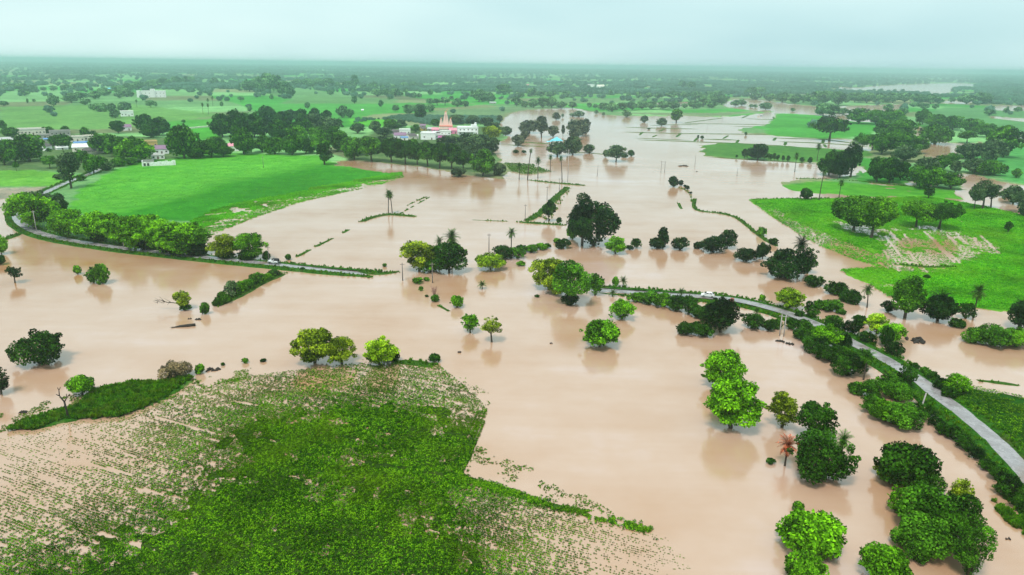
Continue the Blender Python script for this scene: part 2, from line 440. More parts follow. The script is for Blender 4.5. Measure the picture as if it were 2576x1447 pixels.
# soil of the near crop field: rises out of the water where the plants stand closely
cr = inpoly(U, V_, CROP)
cv = np.zeros_like(X); cv[cr] = cover(X[cr], Y[cr])
n_h = fbm(X / 1.6, Y / 1.6, 37, 3)
Z[cr] = -0.24 + 0.85 * np.clip(cv[cr] - .64, 0, .36) + 0.30 * (n_s[cr] - .5) + 0.34 * (n_h[cr] - .5); Cc[cr] = np.array((0.028, 0.060, 0.008))
ld = inpoly(U, V_, LDARK); setp(ld, 0.25 + 0.2 * (n_f - .5), (0.018, 0.085, 0.008))
bk = inpoly(U, V_, BANK); setp(bk, 0.45 + 0.5 * (n_f - .5), C_BANK)
# soften the shore by one cell and vary the colour
def blur(A):
    B = A.copy()
    B[1:-1, 1:-1] = (A[1:-1, 1:-1] * 4 + A[:-2, 1:-1] + A[2:, 1:-1] + A[1:-1, :-2] + A[1:-1, 2:]) / 8
    return B
Z = blur(Z); Cc = blur(Cc)
Z += 0.10 * (n_f - .5) * (Z > 0.1)
Cc = Cc * (0.80 + 0.40 * n_f[..., None]) * (0.85 + 0.30 * n_L[..., None])
Vt = np.stack([X, Y, Z], -1).reshape(-1, 3)
ii = np.arange(nr * nc).reshape(nr, nc)
Q = np.stack([ii[:-1, :-1], ii[:-1, 1:], ii[1:, 1:], ii[1:, :-1]], -1).reshape(-1, 4)[:, ::-1]
m_, t, b = newmat('ground')
ca_ = nd(t, 'ShaderNodeAttribute', attribute_name='ground_col')
n1 = noise(t, 0.9, 4, 0.7); n2 = noise(t, 0.12, 4, 0.65); n3 = noise(t, 0.012, 4, 0.6)
f = mathn(t, 'MULTIPLY', mathn(t, 'MULTIPLY_ADD', n1, 1.3, 0.35), mathn(t, 'MULTIPLY_ADD', n2, 1.1, 0.45))
f = mathn(t, 'MULTIPLY', f, mathn(t, 'MULTIPLY_ADD', n3, 0.7, 0.65))
cc = nd(t, 'ShaderNodeCombineColor')
t.links.new(mathn(t, 'MULTIPLY', f, mathn(t, 'MULTIPLY_ADD', n2, 0.9, 0.55)), cc.inputs[0]); t.links.new(f, cc.inputs[1]); t.links.new(f, cc.inputs[2])
c = mixc(t, 1.0, ca_.outputs['Color'], cc.outputs[0], 'MULTIPLY')
t.links.new(c, b.inputs['Base Color']); b.inputs['Roughness'].default_value = 0.9
b.inputs['Specular IOR Level'].default_value = 0.02
bp = nd(t, 'ShaderNodeBump'); bp.inputs['Distance'].default_value = 0.4; bp.inputs['Strength'].default_value = 0.7
t.links.new(noise(t, 1.6, 4, 0.7), bp.inputs['Height']); t.links.new(bp.outputs[0], b.inputs['Normal'])
ca4 = np.concatenate([Cc.reshape(-1, 3), np.ones((nr * nc, 1))], 1)
g = link('ground', npmesh('ground', Vt, Q, m_, True, {'ground_col': ('FLOAT_COLOR', ca4)}))
tag(g, kind='structure')
def ground_z(x, y):
    """height of the sheet at a point (nearest vertex), never below the water"""
    r = math.hypot(x, y); a = math.atan2(x, y)
    i = int(np.clip(np.searchsorted(rr, r), 0, nr - 1)); k = int(np.clip(round((a - ph[0]) / (ph[1] - ph[0])), 0, nc - 1))
    return max(float(Z[i, k]), -0.1)

# ---- flood water
m_w, t, b = newmat('flood_water')
big = noise(t, 0.006, 4, 0.55); mid_ = noise(t, 0.035, 4, 0.6)
mapn = nd(t, 'ShaderNodeMapping'); gg = nd(t, 'ShaderNodeNewGeometry'); t.links.new(gg.outputs['Position'], mapn.inputs['Vector'])
mapn.inputs['Scale'].default_value = (0.012, 0.10, 1); mapn.inputs['Rotation'].default_value = (0, 0, 0.35)
strk = noise(t, 1.0, 5, 0.6, mapn.outputs[0])
f = mathn(t, 'ADD', mathn(t, 'MULTIPLY', big, 0.55), mathn(t, 'ADD', mathn(t, 'MULTIPLY', mid_, 0.30), mathn(t, 'MULTIPLY', strk, 0.15)))
t.links.new(ramp(t, f, [(0.38, (0.42, 0.20, 0.08)), (0.46, (0.49, 0.285, 0.175)), (0.53, (0.53, 0.335, 0.235)), (0.61, (0.58, 0.41, 0.36))]), b.inputs['Base Color'])
b.inputs['Roughness'].default_value = 0.14
b.inputs['IOR'].default_value = 2.15
bp = nd(t, 'ShaderNodeBump'); bp.inputs['Distance'].default_value = 0.025; bp.inputs['Strength'].default_value = 0.3
mp2 = nd(t, 'ShaderNodeMapping'); t.links.new(gg.outputs['Position'], mp2.inputs['Vector']); mp2.inputs['Scale'].default_value = (0.8, 2.0, 1); mp2.inputs['Rotation'].default_value = (0, 0, 0.3)
t.links.new(noise(t, 0.9, 4, 0.6, mp2.outputs[0]), bp.inputs['Height']); t.links.new(bp.outputs[0], b.inputs['Normal'])
wx = np.linspace(-26000, 26000, 9); wy = np.linspace(-3000, 29000, 9)
wv = [(x, y, 0) for y in wy for x in wx]; wf = [(i*9+k, i*9+k+1, (i+1)*9+k+1, (i+1)*9+k) for i in range(8) for k in range(8)]
wm = bpy.data.meshes.new('water'); wm.from_pydata(wv, [], wf); wm.materials.append(m_w)
tag(link('water', wm), kind='structure')

# ---- air
hz, t, b = newmat('haze')
t.nodes.remove(b)
pv = nd(t, 'ShaderNodeVolumePrincipled')
pv.inputs['Color'].default_value = (0.76, 0.95, 1.0, 1)
pv.inputs['Density'].default_value = 2.1e-4
pv.inputs['Anisotropy'].default_value = 0.82
t.links.new(pv.outputs[0], t.nodes['Material Output'].inputs['Volume'])
tag(MB().box(-27000, 27000, -4000, 30500, -2.0, 84).build('haze', hz), kind='stuff')

# ================================================================ RIBBONS: roads, verges, bunds
def smooth_line(pts, step=2.0):
    P = at([p[0] for p in pts], [p[1] for p in pts])
    P = np.vstack([2 * P[0] - P[1], P, 2 * P[-1] - P[-2]])
    o = []
    for i in range(1, len(P) - 2):
        n = max(2, int(np.linalg.norm(P[i + 1] - P[i]) / step))
        for k in range(n):
            s = k / n
            o.append(0.5 * ((2 * P[i]) + (P[i+1] - P[i-1]) * s + (2*P[i-1] - 5*P[i] + 4*P[i+1] - P[i+2]) * s*s + (3*P[i] - P[i-1] - 3*P[i+1] + P[i+2]) * s**3))
    o.append(P[-2])
    return np.array(o)
def ribbon(name, L, prof, mat, zoff=None, wob=0.0, seed=0, kind='structure', smooth=True):
    """prof: list of (offset to the right of travel, z); zoff: array of extra height along the line"""
    T = np.gradient(L, axis=0); T /= np.linalg.norm(T, axis=1)[:, None] + 1e-9
    Nn = np.stack([T[:, 1], -T[:, 0]], 1)
    n, k = len(L), len(prof)
    Vv = np.zeros((n, k, 3))
    for q, (o, z) in enumerate(prof):
        wv_ = wob * (fbm(L[:, 0] / 3 + q * 31, L[:, 1] / 3, seed + 5, 3) - .5) * 2 if wob else 0
        Vv[:, q, :2] = L + Nn * (np.asarray(o + wv_)[..., None] if wob else o)
        Vv[:, q, 2] = z + (zoff if zoff is not None else 0) + (0.5 * wob * (fbm(L[:, 0] / 2.5, L[:, 1] / 2.5 + q * 17, seed + 9, 3) - .5) if wob else 0)
    ix = np.arange(n * k).reshape(n, k)
    q = np.stack([ix[:-1, :-1], ix[:-1, 1:], ix[1:, 1:], ix[1:, :-1]], -1).reshape(-1, 4)
    o = link(name, npmesh(name, Vv.reshape(-1, 3), q, mat, smooth))
    return tag(o, kind=kind)
def grass_material(name, c1, c2, c3):
    m, t, b = newmat(name)
    n = noise(t, 1.4, 5, 0.75); n2 = noise(t, 0.15, 3)
    c = ramp(t, n, [(0.32, c1), (0.5, c2), (0.72, c3)])
    c = mixc(t, ramp(t, n2, [(0.55, (0,0,0)), (0.75, (0.6,0.6,0.6))]), c, (0.10, 0.075, 0.03))
    t.links.new(c, b.inputs['Base Color']); b.inputs['Roughness'].default_value = 0.9
    b.inputs['Specular IOR Level'].default_value = 0.02
    bp = nd(t, 'ShaderNodeBump'); bp.inputs['Distance'].default_value = 0.5
    t.links.new(noise(t, 2.5, 4, 0.7), bp.inputs['Height']); t.links.new(bp.outputs[0], b.inputs['Normal'])
    return m
M_VERGE = grass_material('verge_grass', (0.010, 0.045, 0.004), (0.03, 0.13, 0.010), (0.07, 0.22, 0.018))
M_BUND = grass_material('bund_grass', (0.02, 0.05, 0.008), (0.045, 0.13, 0.014), (0.09, 0.17, 0.03))
m_r, t, b = newmat('wet_asphalt')
n = noise(t, 0.35, 5, 0.65); n2 = noise(t, 0.06, 4, 0.6); n4 = noise(t, 5.0, 3, 0.6)
c = ramp(t, n, [(0.35, (0.22, 0.19, 0.19)), (0.55, (0.34, 0.31, 0.32)), (0.7, (0.46, 0.42, 0.42))])
c = mixc(t, ramp(t, n2, [(0.57, (0,0,0)), (0.68, (0.9,0.9,0.9))]), c, (0.20, 0.115, 0.065))
c = mixc(t, 0.25, c, ramp(t, n4, [(0.3, (0.08,0.08,0.08)), (0.7, (0.4,0.4,0.4))]))
t.links.new(c, b.inputs['Base Color'])
t.links.new(ramp(t, n, [(0.4, (0.12,)*3), (0.65, (0.42,)*3)]), b.inputs['Roughness'])
b.inputs['IOR'].default_value = 1.5
M_ROAD = m_r

ROAD1 = [(300,404),(270,418),(235,436),(200,449),(165,463),(128,480),(95,497),(62,516),(45,535),(46,556),(72,577),(110,592),(180,608),(300,626),(430,641),(560,655),(700,669),(820,681),(945,691)]
ROAD2 = [(1430,722),(1525,731),(1600,737),(1700,744),(1780,750),(1860,760),(1960,785),(2042,815),(2100,842),(2155,872),(2230,910),(2306,957),(2356,997),(2406,1033),(2469,1085),(2530,1143),(2600,1222),(2720,1380),(2800,1500)]
L1 = smooth_line(ROAD1); L2 = smooth_line(ROAD2)
def endfade(L, n0, n1, d=0.55):
    z = np.zeros(len(L))
    if n0: z[:n0] -= d * (1 - np.arange(n0) / n0)
    if n1: z[-n1:] -= d * (np.arange(n1) / n1)
    return z
z1 = endfade(L1, 0, 22, 0.62); z2 = endfade(L2, 24, 0, 0.6)
ribbon('road', L1, [(-1.9, .50), (-0.9, .56), (0.0, .58), (0.9, .56), (1.9, .50)], M_ROAD, z1, .16, 1)
ribbon('road', L2, [(-1.9, .50), (-0.9, .56), (0.0, .58), (0.9, .56), (1.9, .50)], M_ROAD, z2, .16, 2)
ribbon('verge', L1, [(1.75, .47), (2.6, .62), (3.6, .60), (4.6, .2), (5.4, -.7)], M_VERGE, endfade(L1, 0, 10, .5), 0.35, 3)
ribbon('verge', L1, [(-5.0, -.7), (-4.3, .2), (-3.4, .52), (-2.6, .55), (-1.75, .47)], M_VERGE, None, 0.35, 4)
ribbon('verge', L2, [(1.75, .47), (2.8, .65), (4.2, .60), (5.6, .2), (6.6, -.7)], M_VERGE, endfade(L2, 50, 0, .7), 0.4, 5)
ribbon('verge', L2, [(-5.6, -.7), (-4.6, .2), (-3.6, .55), (-2.6, .60), (-1.75, .47)], M_VERGE, endfade(L2, 10, 0, .5), 0.4, 6)

BUNDS = [ # line, half width, height
 ([(945,689),(1012,683)][::-1] + [(900,680)],1.2,.45),([(722,684),(690,697),(655,712),(620,732),(580,752),(540,770)],1.6,.4),
 ([(735,652),(770,634),(800,618),(840,598),(870,582),(905,560),(932,549),(970,541),(1000,541)],.7,.12),
 ([(905,560),(932,549),(970,541),(1000,541),(1045,545)],1.3,.35),
 ([(985,541),(1010,526),(1040,509),(1078,493)],.5,.14),([(998,543),(1022,529),(1052,512),(1080,496)],.5,.14),
 ([(1045,545),(1120,549),(1200,554),(1300,558)],.4,.05),([(1298,558),(1345,562),(1420,567)],1.0,.4),
 ([(1322,557),(1345,545),(1368,528),(1395,500),(1428,472)],1.5,.5),([(1328,453),(1370,458),(1420,463),(1470,467)],.9,.35),
 ([(1748,500),(1746,520),(1762,531),(1810,537),(1850,547),(1880,568),(1900,585),(1925,603),(1956,620)],.9,.30),
 ([(1690,470),(1712,474),(1727,480),(1737,492),(1740,508)],.5,.05),([(1702,500),(1708,515),(1716,528)],.6,.08),
 ([(1700,745),(1640,740)],.5,.3),([(987,912),(1030,912),(1090,920)],1.2,.3),([(1095,764),(1115,775),(1135,786)],.5,.1),([(1160,1203),(1250,1230),(1350,1262),(1455,1288)],.6,-.02),([(1885,502),(2000,501),(2180,502),(2250,508)],.8,.4),
 # paddies
 ([(1295,358),(1330,359),(1395,363)],1.4,.45),([(1240,362),(1300,366),(1390,370)],.7,.25),([(1410,388),(1462,384),(1525,389),(1590,394)],.8,.3),
 ([(1560,320),(1660,323),(1760,325)],1.2,.35),([(1625,316),(1700,314),(1760,314)],1.2,.35),([(1560,332),(1700,336),(1880,338),(1945,340)],1.2,.4),
 ([(1595,352),(1640,353),(1745,357),(1850,361),(1945,366),(2020,371)],1.3,.4),([(1575,347),(1640,349),(1745,354)],1.0,.3),
 ([(1608,341),(1617,332)],1.1,.4),([(1700,346),(1714,335)],1.1,.4),([(1818,350),(1832,341)],1.1,.4),([(1745,357),(1756,346)],1.1,.4),([(1852,361),(1858,352)],1.1,.4),([(1655,332),(1672,325)],1.1,.4),
 ([(1640,346),(1652,340)],1.0,.3),([(1756,350),(1800,351),(1858,353)],1.6,.45),([(1718,310),(1820,297)],1.3,.35),([(1800,296),(1860,283)],1.3,.35),([(1865,298),(1885,289)],1.3,.35),([(1865,298),(1940,301),(1946,294)],1.3,.35),
 ([(1700,311),(1800,312),(1942,314)],1.3,.3),([(1830,317),(1942,321)],1.0,.3),([(1929,346),(1990,349),(2068,351),(2150,361),(2200,366)],1.3,.4),([(1945,355),(1952,346)],1.2,.4),([(1974,367),(1977,357)],1.2,.4),([(2069,362),(2072,351)],1.2,.4),([(1945,356),(2000,358),(2070,361),(2150,366),(2195,371)],1.1,.4),
 ([(2072,362),(2078,371)],1.1,.4),([(1765,394),(1870,401),(1990,408),(2065,413)],1.0,.4),([(2000,449),(2100,454),(2200,461),(2290,470),(2330,476)],.9,.4),
 ([(0,606),(25,598),(52,588)],1.2,.4),([(2245,664),(2330,672),(2400,671)],.8,.35),
 ([(2440,955),(2500,962),(2576,972),(2640,985)],.6,.12),([(2085,248),(1960,236)],2.0,.4)]
bund_lines = []
for i, (pts, hw, hh) in enumerate(BUNDS):
    L = smooth_line(pts, 1.2 if at(*pts[0])[1] < 500 else 4.0)
    zz = (fbm(L[:, 0] / 4, L[:, 1] / 4, 60 + i, 3) - .5) * (0.55 if hh < .3 else 0.25)
    if hh < .2: zz = zz - .04 + (fbm(L[:, 0] / 12, L[:, 1] / 12, 260 + i, 3) - .5) * .5
    n_e = min(4, len(L) // 3); zz = zz + endfade(L, n_e, n_e, hh + .1)
    ribbon('field_bund', L, [(-hw * 1.8, -.5), (-hw, hh * .7), (0, hh), (hw, hh * .7), (hw * 1.8, -.5)], M_BUND, zz, 0.3 * hw, i)
    bund_lines.append((L, hw, hh, zz))
# ================================================================ SCATTERED GROWTH (crops, grass) BY GEOMETRY NODES
def tuft_mesh(name, n, rad, hgt, leaf, seed, spiky=False):
    r = np.random.default_rng(seed)
    V, Q, tint = [], [], []
    for i in range(n):
        a = r.uniform(0, 2 * math.pi); d = rad * math.sqrt(r.uniform(0, 1))
        c = np.array([d * math.cos(a), d * math.sin(a), hgt * (1 - 0.55 * (d / rad) ** 2) * r.uniform(.6, 1)])
        if spiky:
            base = np.array([c[0] * .4, c[1] * .4, 0]); s = np.array([-math.sin(a), math.cos(a), 0]) * leaf * .16
            q = [base - s, base + s, c + s * .3, c - s * .3]
        else:
            u = r.normal(size=3); u[2] *= .45; u /= np.linalg.norm(u)
            nrm = np.array([math.cos(a) * .7, math.sin(a) * .7, 1.0]) + r.normal(size=3) * .35
            v = np.cross(nrm, u); v /= np.linalg.norm(v)
            l = leaf * r.uniform(.7, 1.2)
            q = [c - u * l * .5, c + v * l * .35, c + u * l * .5, c - v * l * .35]
        k = len(V); V += q; Q.append((k, k + 1, k + 2, k + 3)); tint += [r.uniform(0, 1)] * 4
    return npmesh(name, V, Q, None, False, {'tint': ('FLOAT', tint)})
def scatter(name, pts, scl, rot, idx, sources, kind='stuff', label=None):
    """one object whose points carry copies of the source meshes"""
    me = bpy.data.meshes.new(name)
    me.vertices.add(len(pts)); me.vertices.foreach_set('co', np.asarray(pts, np.float32).ravel())
    for an, tp, d in (('scl', 'FLOAT', scl), ('rot', 'FLOAT', rot), ('idx', 'INT', idx)):
        a = me.attributes.new(an, tp, 'POINT'); a.data.foreach_set('value', np.asarray(d, np.int32 if tp == 'INT' else np.float32))
    me.update()
    o = link(name, me)
    ng = bpy.data.node_groups.new(name, 'GeometryNodeTree')
    ng.interface.new_socket('Geometry', in_out='INPUT', socket_type='NodeSocketGeometry')
    ng.interface.new_socket('Geometry', in_out='OUTPUT', socket_type='NodeSocketGeometry')
    gi = ng.nodes.new('NodeGroupInput'); go = ng.nodes.new('NodeGroupOutput')
    ip = ng.nodes.new('GeometryNodeInstanceOnPoints')
    jn = ng.nodes.new('GeometryNodeJoinGeometry')
    for s_ in reversed(sources):
        oi = ng.nodes.new('GeometryNodeObjectInfo'); oi.inputs['Object'].default_value = s_; oi.inputs['As Instance'].default_value = True
        ng.links.new(oi.outputs['Geometry'], jn.inputs[0])
    def attr(nm, ty):
        a = ng.nodes.new('GeometryNodeInputNamedAttribute'); a.data_type = ty; a.inputs['Name'].default_value = nm
        return a.outputs[0]
    ng.links.new(gi.outputs[0], ip.inputs['Points']); ng.links.new(jn.outputs[0], ip.inputs['Instance'])
    ip.inputs['Pick Instance'].default_value = True
    ng.links.new(attr('idx', 'INT'), ip.inputs['Instance Index'])
    cx = ng.nodes.new('ShaderNodeCombineXYZ'); ng.links.new(attr('rot', 'FLOAT'), cx.inputs[2])
    ng.links.new(cx.outputs[0], ip.inputs['Rotation']); ng.links.new(attr('scl', 'FLOAT'), ip.inputs['Scale'])
    ng.links.new(ip.outputs[0], go.inputs[0])
    md = o.modifiers.new('scatter', 'NODES'); md.node_group = ng
    return tag(o, label, None, None, kind)
def crop_material(name, cols, warm=(0.16, 0.20, 0.03), scale=0.05):
    m, t, b = newmat(name)
    at_ = nd(t, 'ShaderNodeAttribute', attribute_name='tint'); oi = nd(t, 'ShaderNodeObjectInfo')
    r_ = mathn(t, 'ADD', mathn(t, 'MULTIPLY', at_.outputs['Fac'], .55), mathn(t, 'MULTIPLY', oi.outputs['Random'], .45))
    c = ramp(t, r_, [(0.15, cols[0]), (0.5, cols[1]), (0.85, cols[2])])
    p = noise(t, scale, 4, 0.6)
    c = mixc(t, ramp(t, p, [(0.47, (0,0,0)), (0.68, (0.7,0.7,0.7))]), c, warm)
    p2 = noise(t, scale * 1.7, 3, 0.55)
    dk = ramp(t, p2, [(0.35, (0.55, 0.6, 0.55)), (0.6, (1.15, 1.15, 1.15))])
    c = mixc(t, 1.0, c, dk, 'MULTIPLY')
    t.links.new(c, b.inputs['Base Color']); b.inputs['Roughness'].default_value = 0.5
    b.inputs['Specular IOR Level'].default_value = 0.02
    tr = nd(t, 'ShaderNodeBsdfTranslucent'); t.links.new(c, tr.inputs[0])
    ms = nd(t, 'ShaderNodeMixShader'); ms.inputs[0].default_value = 0.2
    t.links.new(b.outputs[0], ms.inputs[1]); t.links.new(tr.outputs[0], ms.inputs[2]); t.links.new(ms.outputs[0], t.nodes['Material Output'].inputs[0])
    return m
M_CROP = crop_material('crop_leaf', [(0.006, 0.034, 0.001), (0.038, 0.16, 0.003), (0.21, 0.44, 0.010)], (0.13, 0.24, 0.005))
M_GRASS = crop_material('grass_leaf', [(0.025, 0.10, 0.003), (0.075, 0.26, 0.006), (0.17, 0.40, 0.015)], (0.16, 0.24, 0.01), 0.4)
M_RCROP = crop_material('field_leaf', [(0.035, 0.24, 0.003), (0.08, 0.44, 0.006), (0.18, 0.56, 0.012)], (0.17, 0.40, 0.010), 0.03)
def srcs(nm, mat, n, rad, hgt, leaf, k=4, spiky=False):
    o = []
    for i in range(k):
        me = tuft_mesh(nm, n, rad, hgt, leaf, 100 + i, spiky); me.materials.append(mat)
        o.append(bpy.data.objects.new(nm, me))
    return o
SRC_CROP = srcs('crop_plant', M_CROP, 14, .25, .36, .22)
SRC_GRASS = srcs('grass_tuft', M_GRASS, 16, .35, .5, .55, 4, True)
SRC_FIELD = srcs('field_plant', M_RCROP, 18, .75, .55, .45)

def rows_in(poly, da, spacing, step, jit=0.10):
    """points in rows along the ground direction da, inside the bounding box of a picture outline"""
    W = at([p[0] for p in poly], [p[1] for p in poly])
    d = np.array(da) / np.linalg.norm(da); n_ = np.array([-d[1], d[0]])
    a, b_ = W @ d, W @ n_
    s = np.arange(a.min(), a.max(), step); q = np.arange(b_.min(), b_.max(), spacing)
    A, B = np.meshgrid(s, q)
    A = A + rng.normal(0, step * .3, A.shape); B = B + rng.normal(0, jit, B.shape)
    P = A[..., None] * d + B[..., None] * n_
    P = P.reshape(-1, 2)
    u, v = proj(P[:, 0], P[:, 1])
    return P[inpoly(u, v, poly)]
# near crop field
pa, pb = at(580, 1172), at(800, 1238)
P = rows_in(CROP, pb - pa, .52, .24, .035)
cvr = cover(P[:, 0], P[:, 1])
nz = fbm(P[:, 0] / 2.2, P[:, 1] / 2.2, 77, 4); nz2 = fbm(P[:, 0] / 14, P[:, 1] / 14, 79, 3)
# gaps drawn out along the rows
dd = (pb - pa) / np.linalg.norm(pb - pa); al = P @ dd; ac = P @ np.array([-dd[1], dd[0]])
nz3 = fbm(al / 7, ac / .7, 81, 3)
thr = .34 * rng.random(len(P)) + .22 * nz + .16 * nz2 + .40 * nz3
thr = np.argsort(np.argsort(thr)) / len(thr)
keep = thr < np.clip(np.where(cvr < .05, 0, .12 + .85 * cvr) - .14 * np.clip((cvr - .75) / .25, 0, 1), 0, 1)
# bare furrows running with the rows
FURROWS = [((392,1050),(553,1095)),((453,987),(647,1020)),((327,1226),(453,1254)),((470,1180),(600,1213)),((1110,1088),(1200,1102)),((919,1163),(1113,1196)),((250,1345),(420,1392)),((150,1150),(330,1195)),((600,1090),(700,1112))]
fz = fbm(al / 3, ac / 3, 87, 2)
for fa, fb in FURROWS:
    A, B = at(*fa), at(*fb); D = B - A; s_ = np.clip(((P - A) @ D) / (D @ D), 0, 1)
    dist = np.linalg.norm(P - (A + s_[:, None] * D), axis=1)
    keep &= ~((dist < .42) & (fz > .36))
P = P[keep]; cvr = cvr[keep]
ud, vd = proj(P[:, 0], P[:, 1])
zs = np.full(len(P), -.06)
scl = (0.36 + 0.78 * np.clip(cvr, 0, 1)) * rng.uniform(.75, 1.25, len(P))
scatter('crop', np.column_stack([P, zs]), scl, rng.uniform(0, 6.28, len(P)), rng.integers(0, 4, len(P)), SRC_CROP)
n_crop = len(P)
# headland rows at the field's right edge, sown across
HEAD = [(1228,1028),(1212,1090),(1162,1202),(1120,1195),(1165,1100),(1192,1040)]
P = rows_in(HEAD, at(1165, 1195) - at(1215, 1080), .75, .35, .05)
scatter('crop', np.column_stack([P, np.full(len(P), .0)]), rng.uniform(.8, 1.2, len(P)), rng.uniform(0, 6.28, len(P)), rng.integers(0, 4, len(P)), SRC_CROP)
# drowned plants trailing off the field's far end and along its right side
def loose(poly, n, lam, thr_, seed):
    W = at([p[0] for p in poly], [p[1] for p in poly])
    P = rng.uniform(W.min(0), W.max(0), (n, 2)); u, v = proj(P[:, 0], P[:, 1])
    P = P[inpoly(u, v, poly)]
    return P[fbm(P[:, 0] / lam, P[:, 1] / lam, seed, 4) > thr_]
Pl = np.vstack([loose([(1160,1200),(1200,1120),(1290,1160),(1400,1200),(1560,1300),(1700,1380),(1560,1322),(1450,1285),(1250,1212)], 9000, 3, .56, 5),
                loose([(640,945),(900,905),(1100,905),(1230,990),(1235,1040),(1150,960),(1000,925)], 6000, 3, .56, 6),
                loose([(-20,1040),(130,1005),(215,985),(235,1000),(160,1040),(60,1075),(0,1090)], 3000, 3, .58, 7),
                loose([(480,955),(640,925),(660,945),(500,985),(400,1010)], 3500, 3, .56, 8)])
Lb = smooth_line([(1150,1200),(1250,1230),(1350,1262),(1455,1288),(1560,1316),(1660,1345)], 1.0)
ib = (len(Lb) * rng.random(2600) ** 1.6).astype(int)
Pb = Lb[ib] + rng.normal(0, .55, (2600, 2)); Pb = Pb[fbm(Pb[:, 0] / 2, Pb[:, 1] / 2, 61, 3) > .42]
scatter('crop', np.column_stack([Pb, np.full(len(Pb), -.02)]), rng.uniform(.6, 1.3, len(Pb)), rng.uniform(0, 6.28, len(Pb)), rng.integers(0, 4, len(Pb)), SRC_CROP)
scatter('crop', np.column_stack([Pl, np.full(len(Pl), -.05)]), rng.uniform(.4, .8, len(Pl)), rng.uniform(0, 6.28, len(Pl)), rng.integers(0, 4, len(Pl)), SRC_CROP)
# the field on the right and the strip behind it
rows_d = at(2150, 760) - at(2080, 640)
rdir = at(2300, 640) - at(2230, 560)
P = rows_in(RFIELD, rdir, .85, .75, .15)
u, v = proj(P[:, 0], P[:, 1])
pud = np.zeros(len(P), bool)
for p in PUDDLE: pud |= inpoly(u, v, p)
sp_ = inpoly(u, v, SPARSE_E)
dd = rdir / np.linalg.norm(rdir); al = P @ dd; ac = P @ np.array([-dd[1], dd[0]])
q = .5 * fbm(P[:, 0] / 6, P[:, 1] / 6, 91, 4) + .5 * fbm(al / 40, ac / 1.6, 93, 3)
def softin(poly, sg, n_=9):
    t_ = np.zeros(len(P))
    for _ in range(n_):
        uu, vv = proj(P[:, 0] + rng.normal(0, sg, len(P)), P[:, 1] + rng.normal(0, sg, len(P)))
        for pl in poly: t_ += inpoly(uu, vv, pl)
    return np.clip(t_ / n_, 0, 1)
wp = softin(PUDDLE, 5.0); ws = softin([SPARSE_E], 9.0)
dens = np.clip(1.0 - .42 * wp - .72 * ws, 0, 1)
q = .55 * q + .45 * rng.random(len(P)); q = np.argsort(np.argsort(q)) / len(q)
k = q < dens
for fa, fb in STREAKS:
    A, B = at(*fa), at(*fb); D = B - A; s_ = np.clip(((P - A) @ D) / (D @ D), 0, 1)
    k &= np.linalg.norm(P - (A + s_[:, None] * D), axis=1) > .55
k &= P[:, 1] < 470
P = P[k]; psc = np.clip(.95 - .45 * np.maximum(wp, ws), .45, 1)[k]
scatter('field_crop', np.column_stack([P, np.where(psc < .75, -.06, .06)]), psc * rng.uniform(.6, 1.15, len(P)), rng.uniform(0, 6.28, len(P)), rng.integers(0, 4, len(P)), SRC_FIELD)
# bright field behind the tree-lined road: plants thin out into the flood
EDGE = [(460,566),(560,514),(700,484),(860,456),(940,440),(1012,433),(1016,446),(960,464),(760,508),(640,548),(560,580),(500,606)]
EIN = [(460,566),(560,514),(700,484),(860,456),(940,440),(1012,433),(1008,440),(960,452),(760,492),(640,528),(560,552),(480,590)]
P = loose(EDGE, 160000, 9, .30, 15)
P = P[fbm((P[:, 0] * .85 + P[:, 1] * .5) / 26, (-P[:, 0] * .5 + P[:, 1] * .85) / 3.5, 17, 3) * .7 + .3 * rng.random(len(P)) > .46]
ue, ve = proj(P[:, 0], P[:, 1])
P = P[inpoly(ue, ve, EIN) | (rng.random(len(P)) < .22)]
P2 = loose(BIGFIELD, 9000, 30, .3, 16)
P = np.vstack([P, P2])
scatter('field_crop', np.column_stack([P, np.concatenate([np.full(len(P) - len(P2), -.1), np.full(len(P2), .25)])]), np.concatenate([rng.uniform(.4, .95, len(P) - len(P2)), rng.uniform(.3, .7, len(P2))]), rng.uniform(0, 6.28, len(P)), rng.integers(0, 4, len(P)), SRC_FIELD)
# dark crop at the lower right
P = rows_in(LDARK, at(2560, 1150) - at(2420, 1000), .6, .5, .08)
P = P[fbm(P[:, 0] / 3, P[:, 1] / 3, 95, 3) > .3]
scatter('crop', np.column_stack([P, np.full(len(P), .22)]), rng.uniform(.8, 1.3, len(P)), rng.uniform(0, 6.28, len(P)), rng.integers(0, 4, len(P)), SRC_CROP)
# grass on the bank, the verges and the bunds
G = [np.column_stack([p, np.full(len(p), .42)]) for p in [loose(BANK, 9000, 3, .2, 21)]]
def along(L, o0, o1, z, dens, fade=None):
    T = np.gradient(L, axis=0); seg = np.linalg.norm(T, axis=1); T = T / (seg[:, None] + 1e-9)
    n_ = int(seg.sum() * abs(o1 - o0) * dens)
    i = rng.choice(len(L), n_, p=seg / seg.sum()); s = rng.uniform(-.5, .5, n_)
    o = rng.uniform(o0, o1, n_)
    p = L[i] + T[i] * (seg[i] * s)[:, None] + np.stack([T[i, 1], -T[i, 0]], 1) * o[:, None]
    zz = z + (fade[i] if fade is not None else np.zeros(n_))
    k = zz > -.15
    return np.column_stack([p, zz])[k]
near = L1[:, 1] < 420
G += [along(L1, 2.3, 4.6, .45, 1.6, endfade(L1, 0, 10, .5)), along(L1, -4.3, -2.3, .4, 1.3), along(L2, 2.5, 5.4, .45, 1.8, endfade(L2, 50, 0, .7)), along(L2, -4.8, -2.4, .45, 1.8, endfade(L2, 10, 0, .5))]
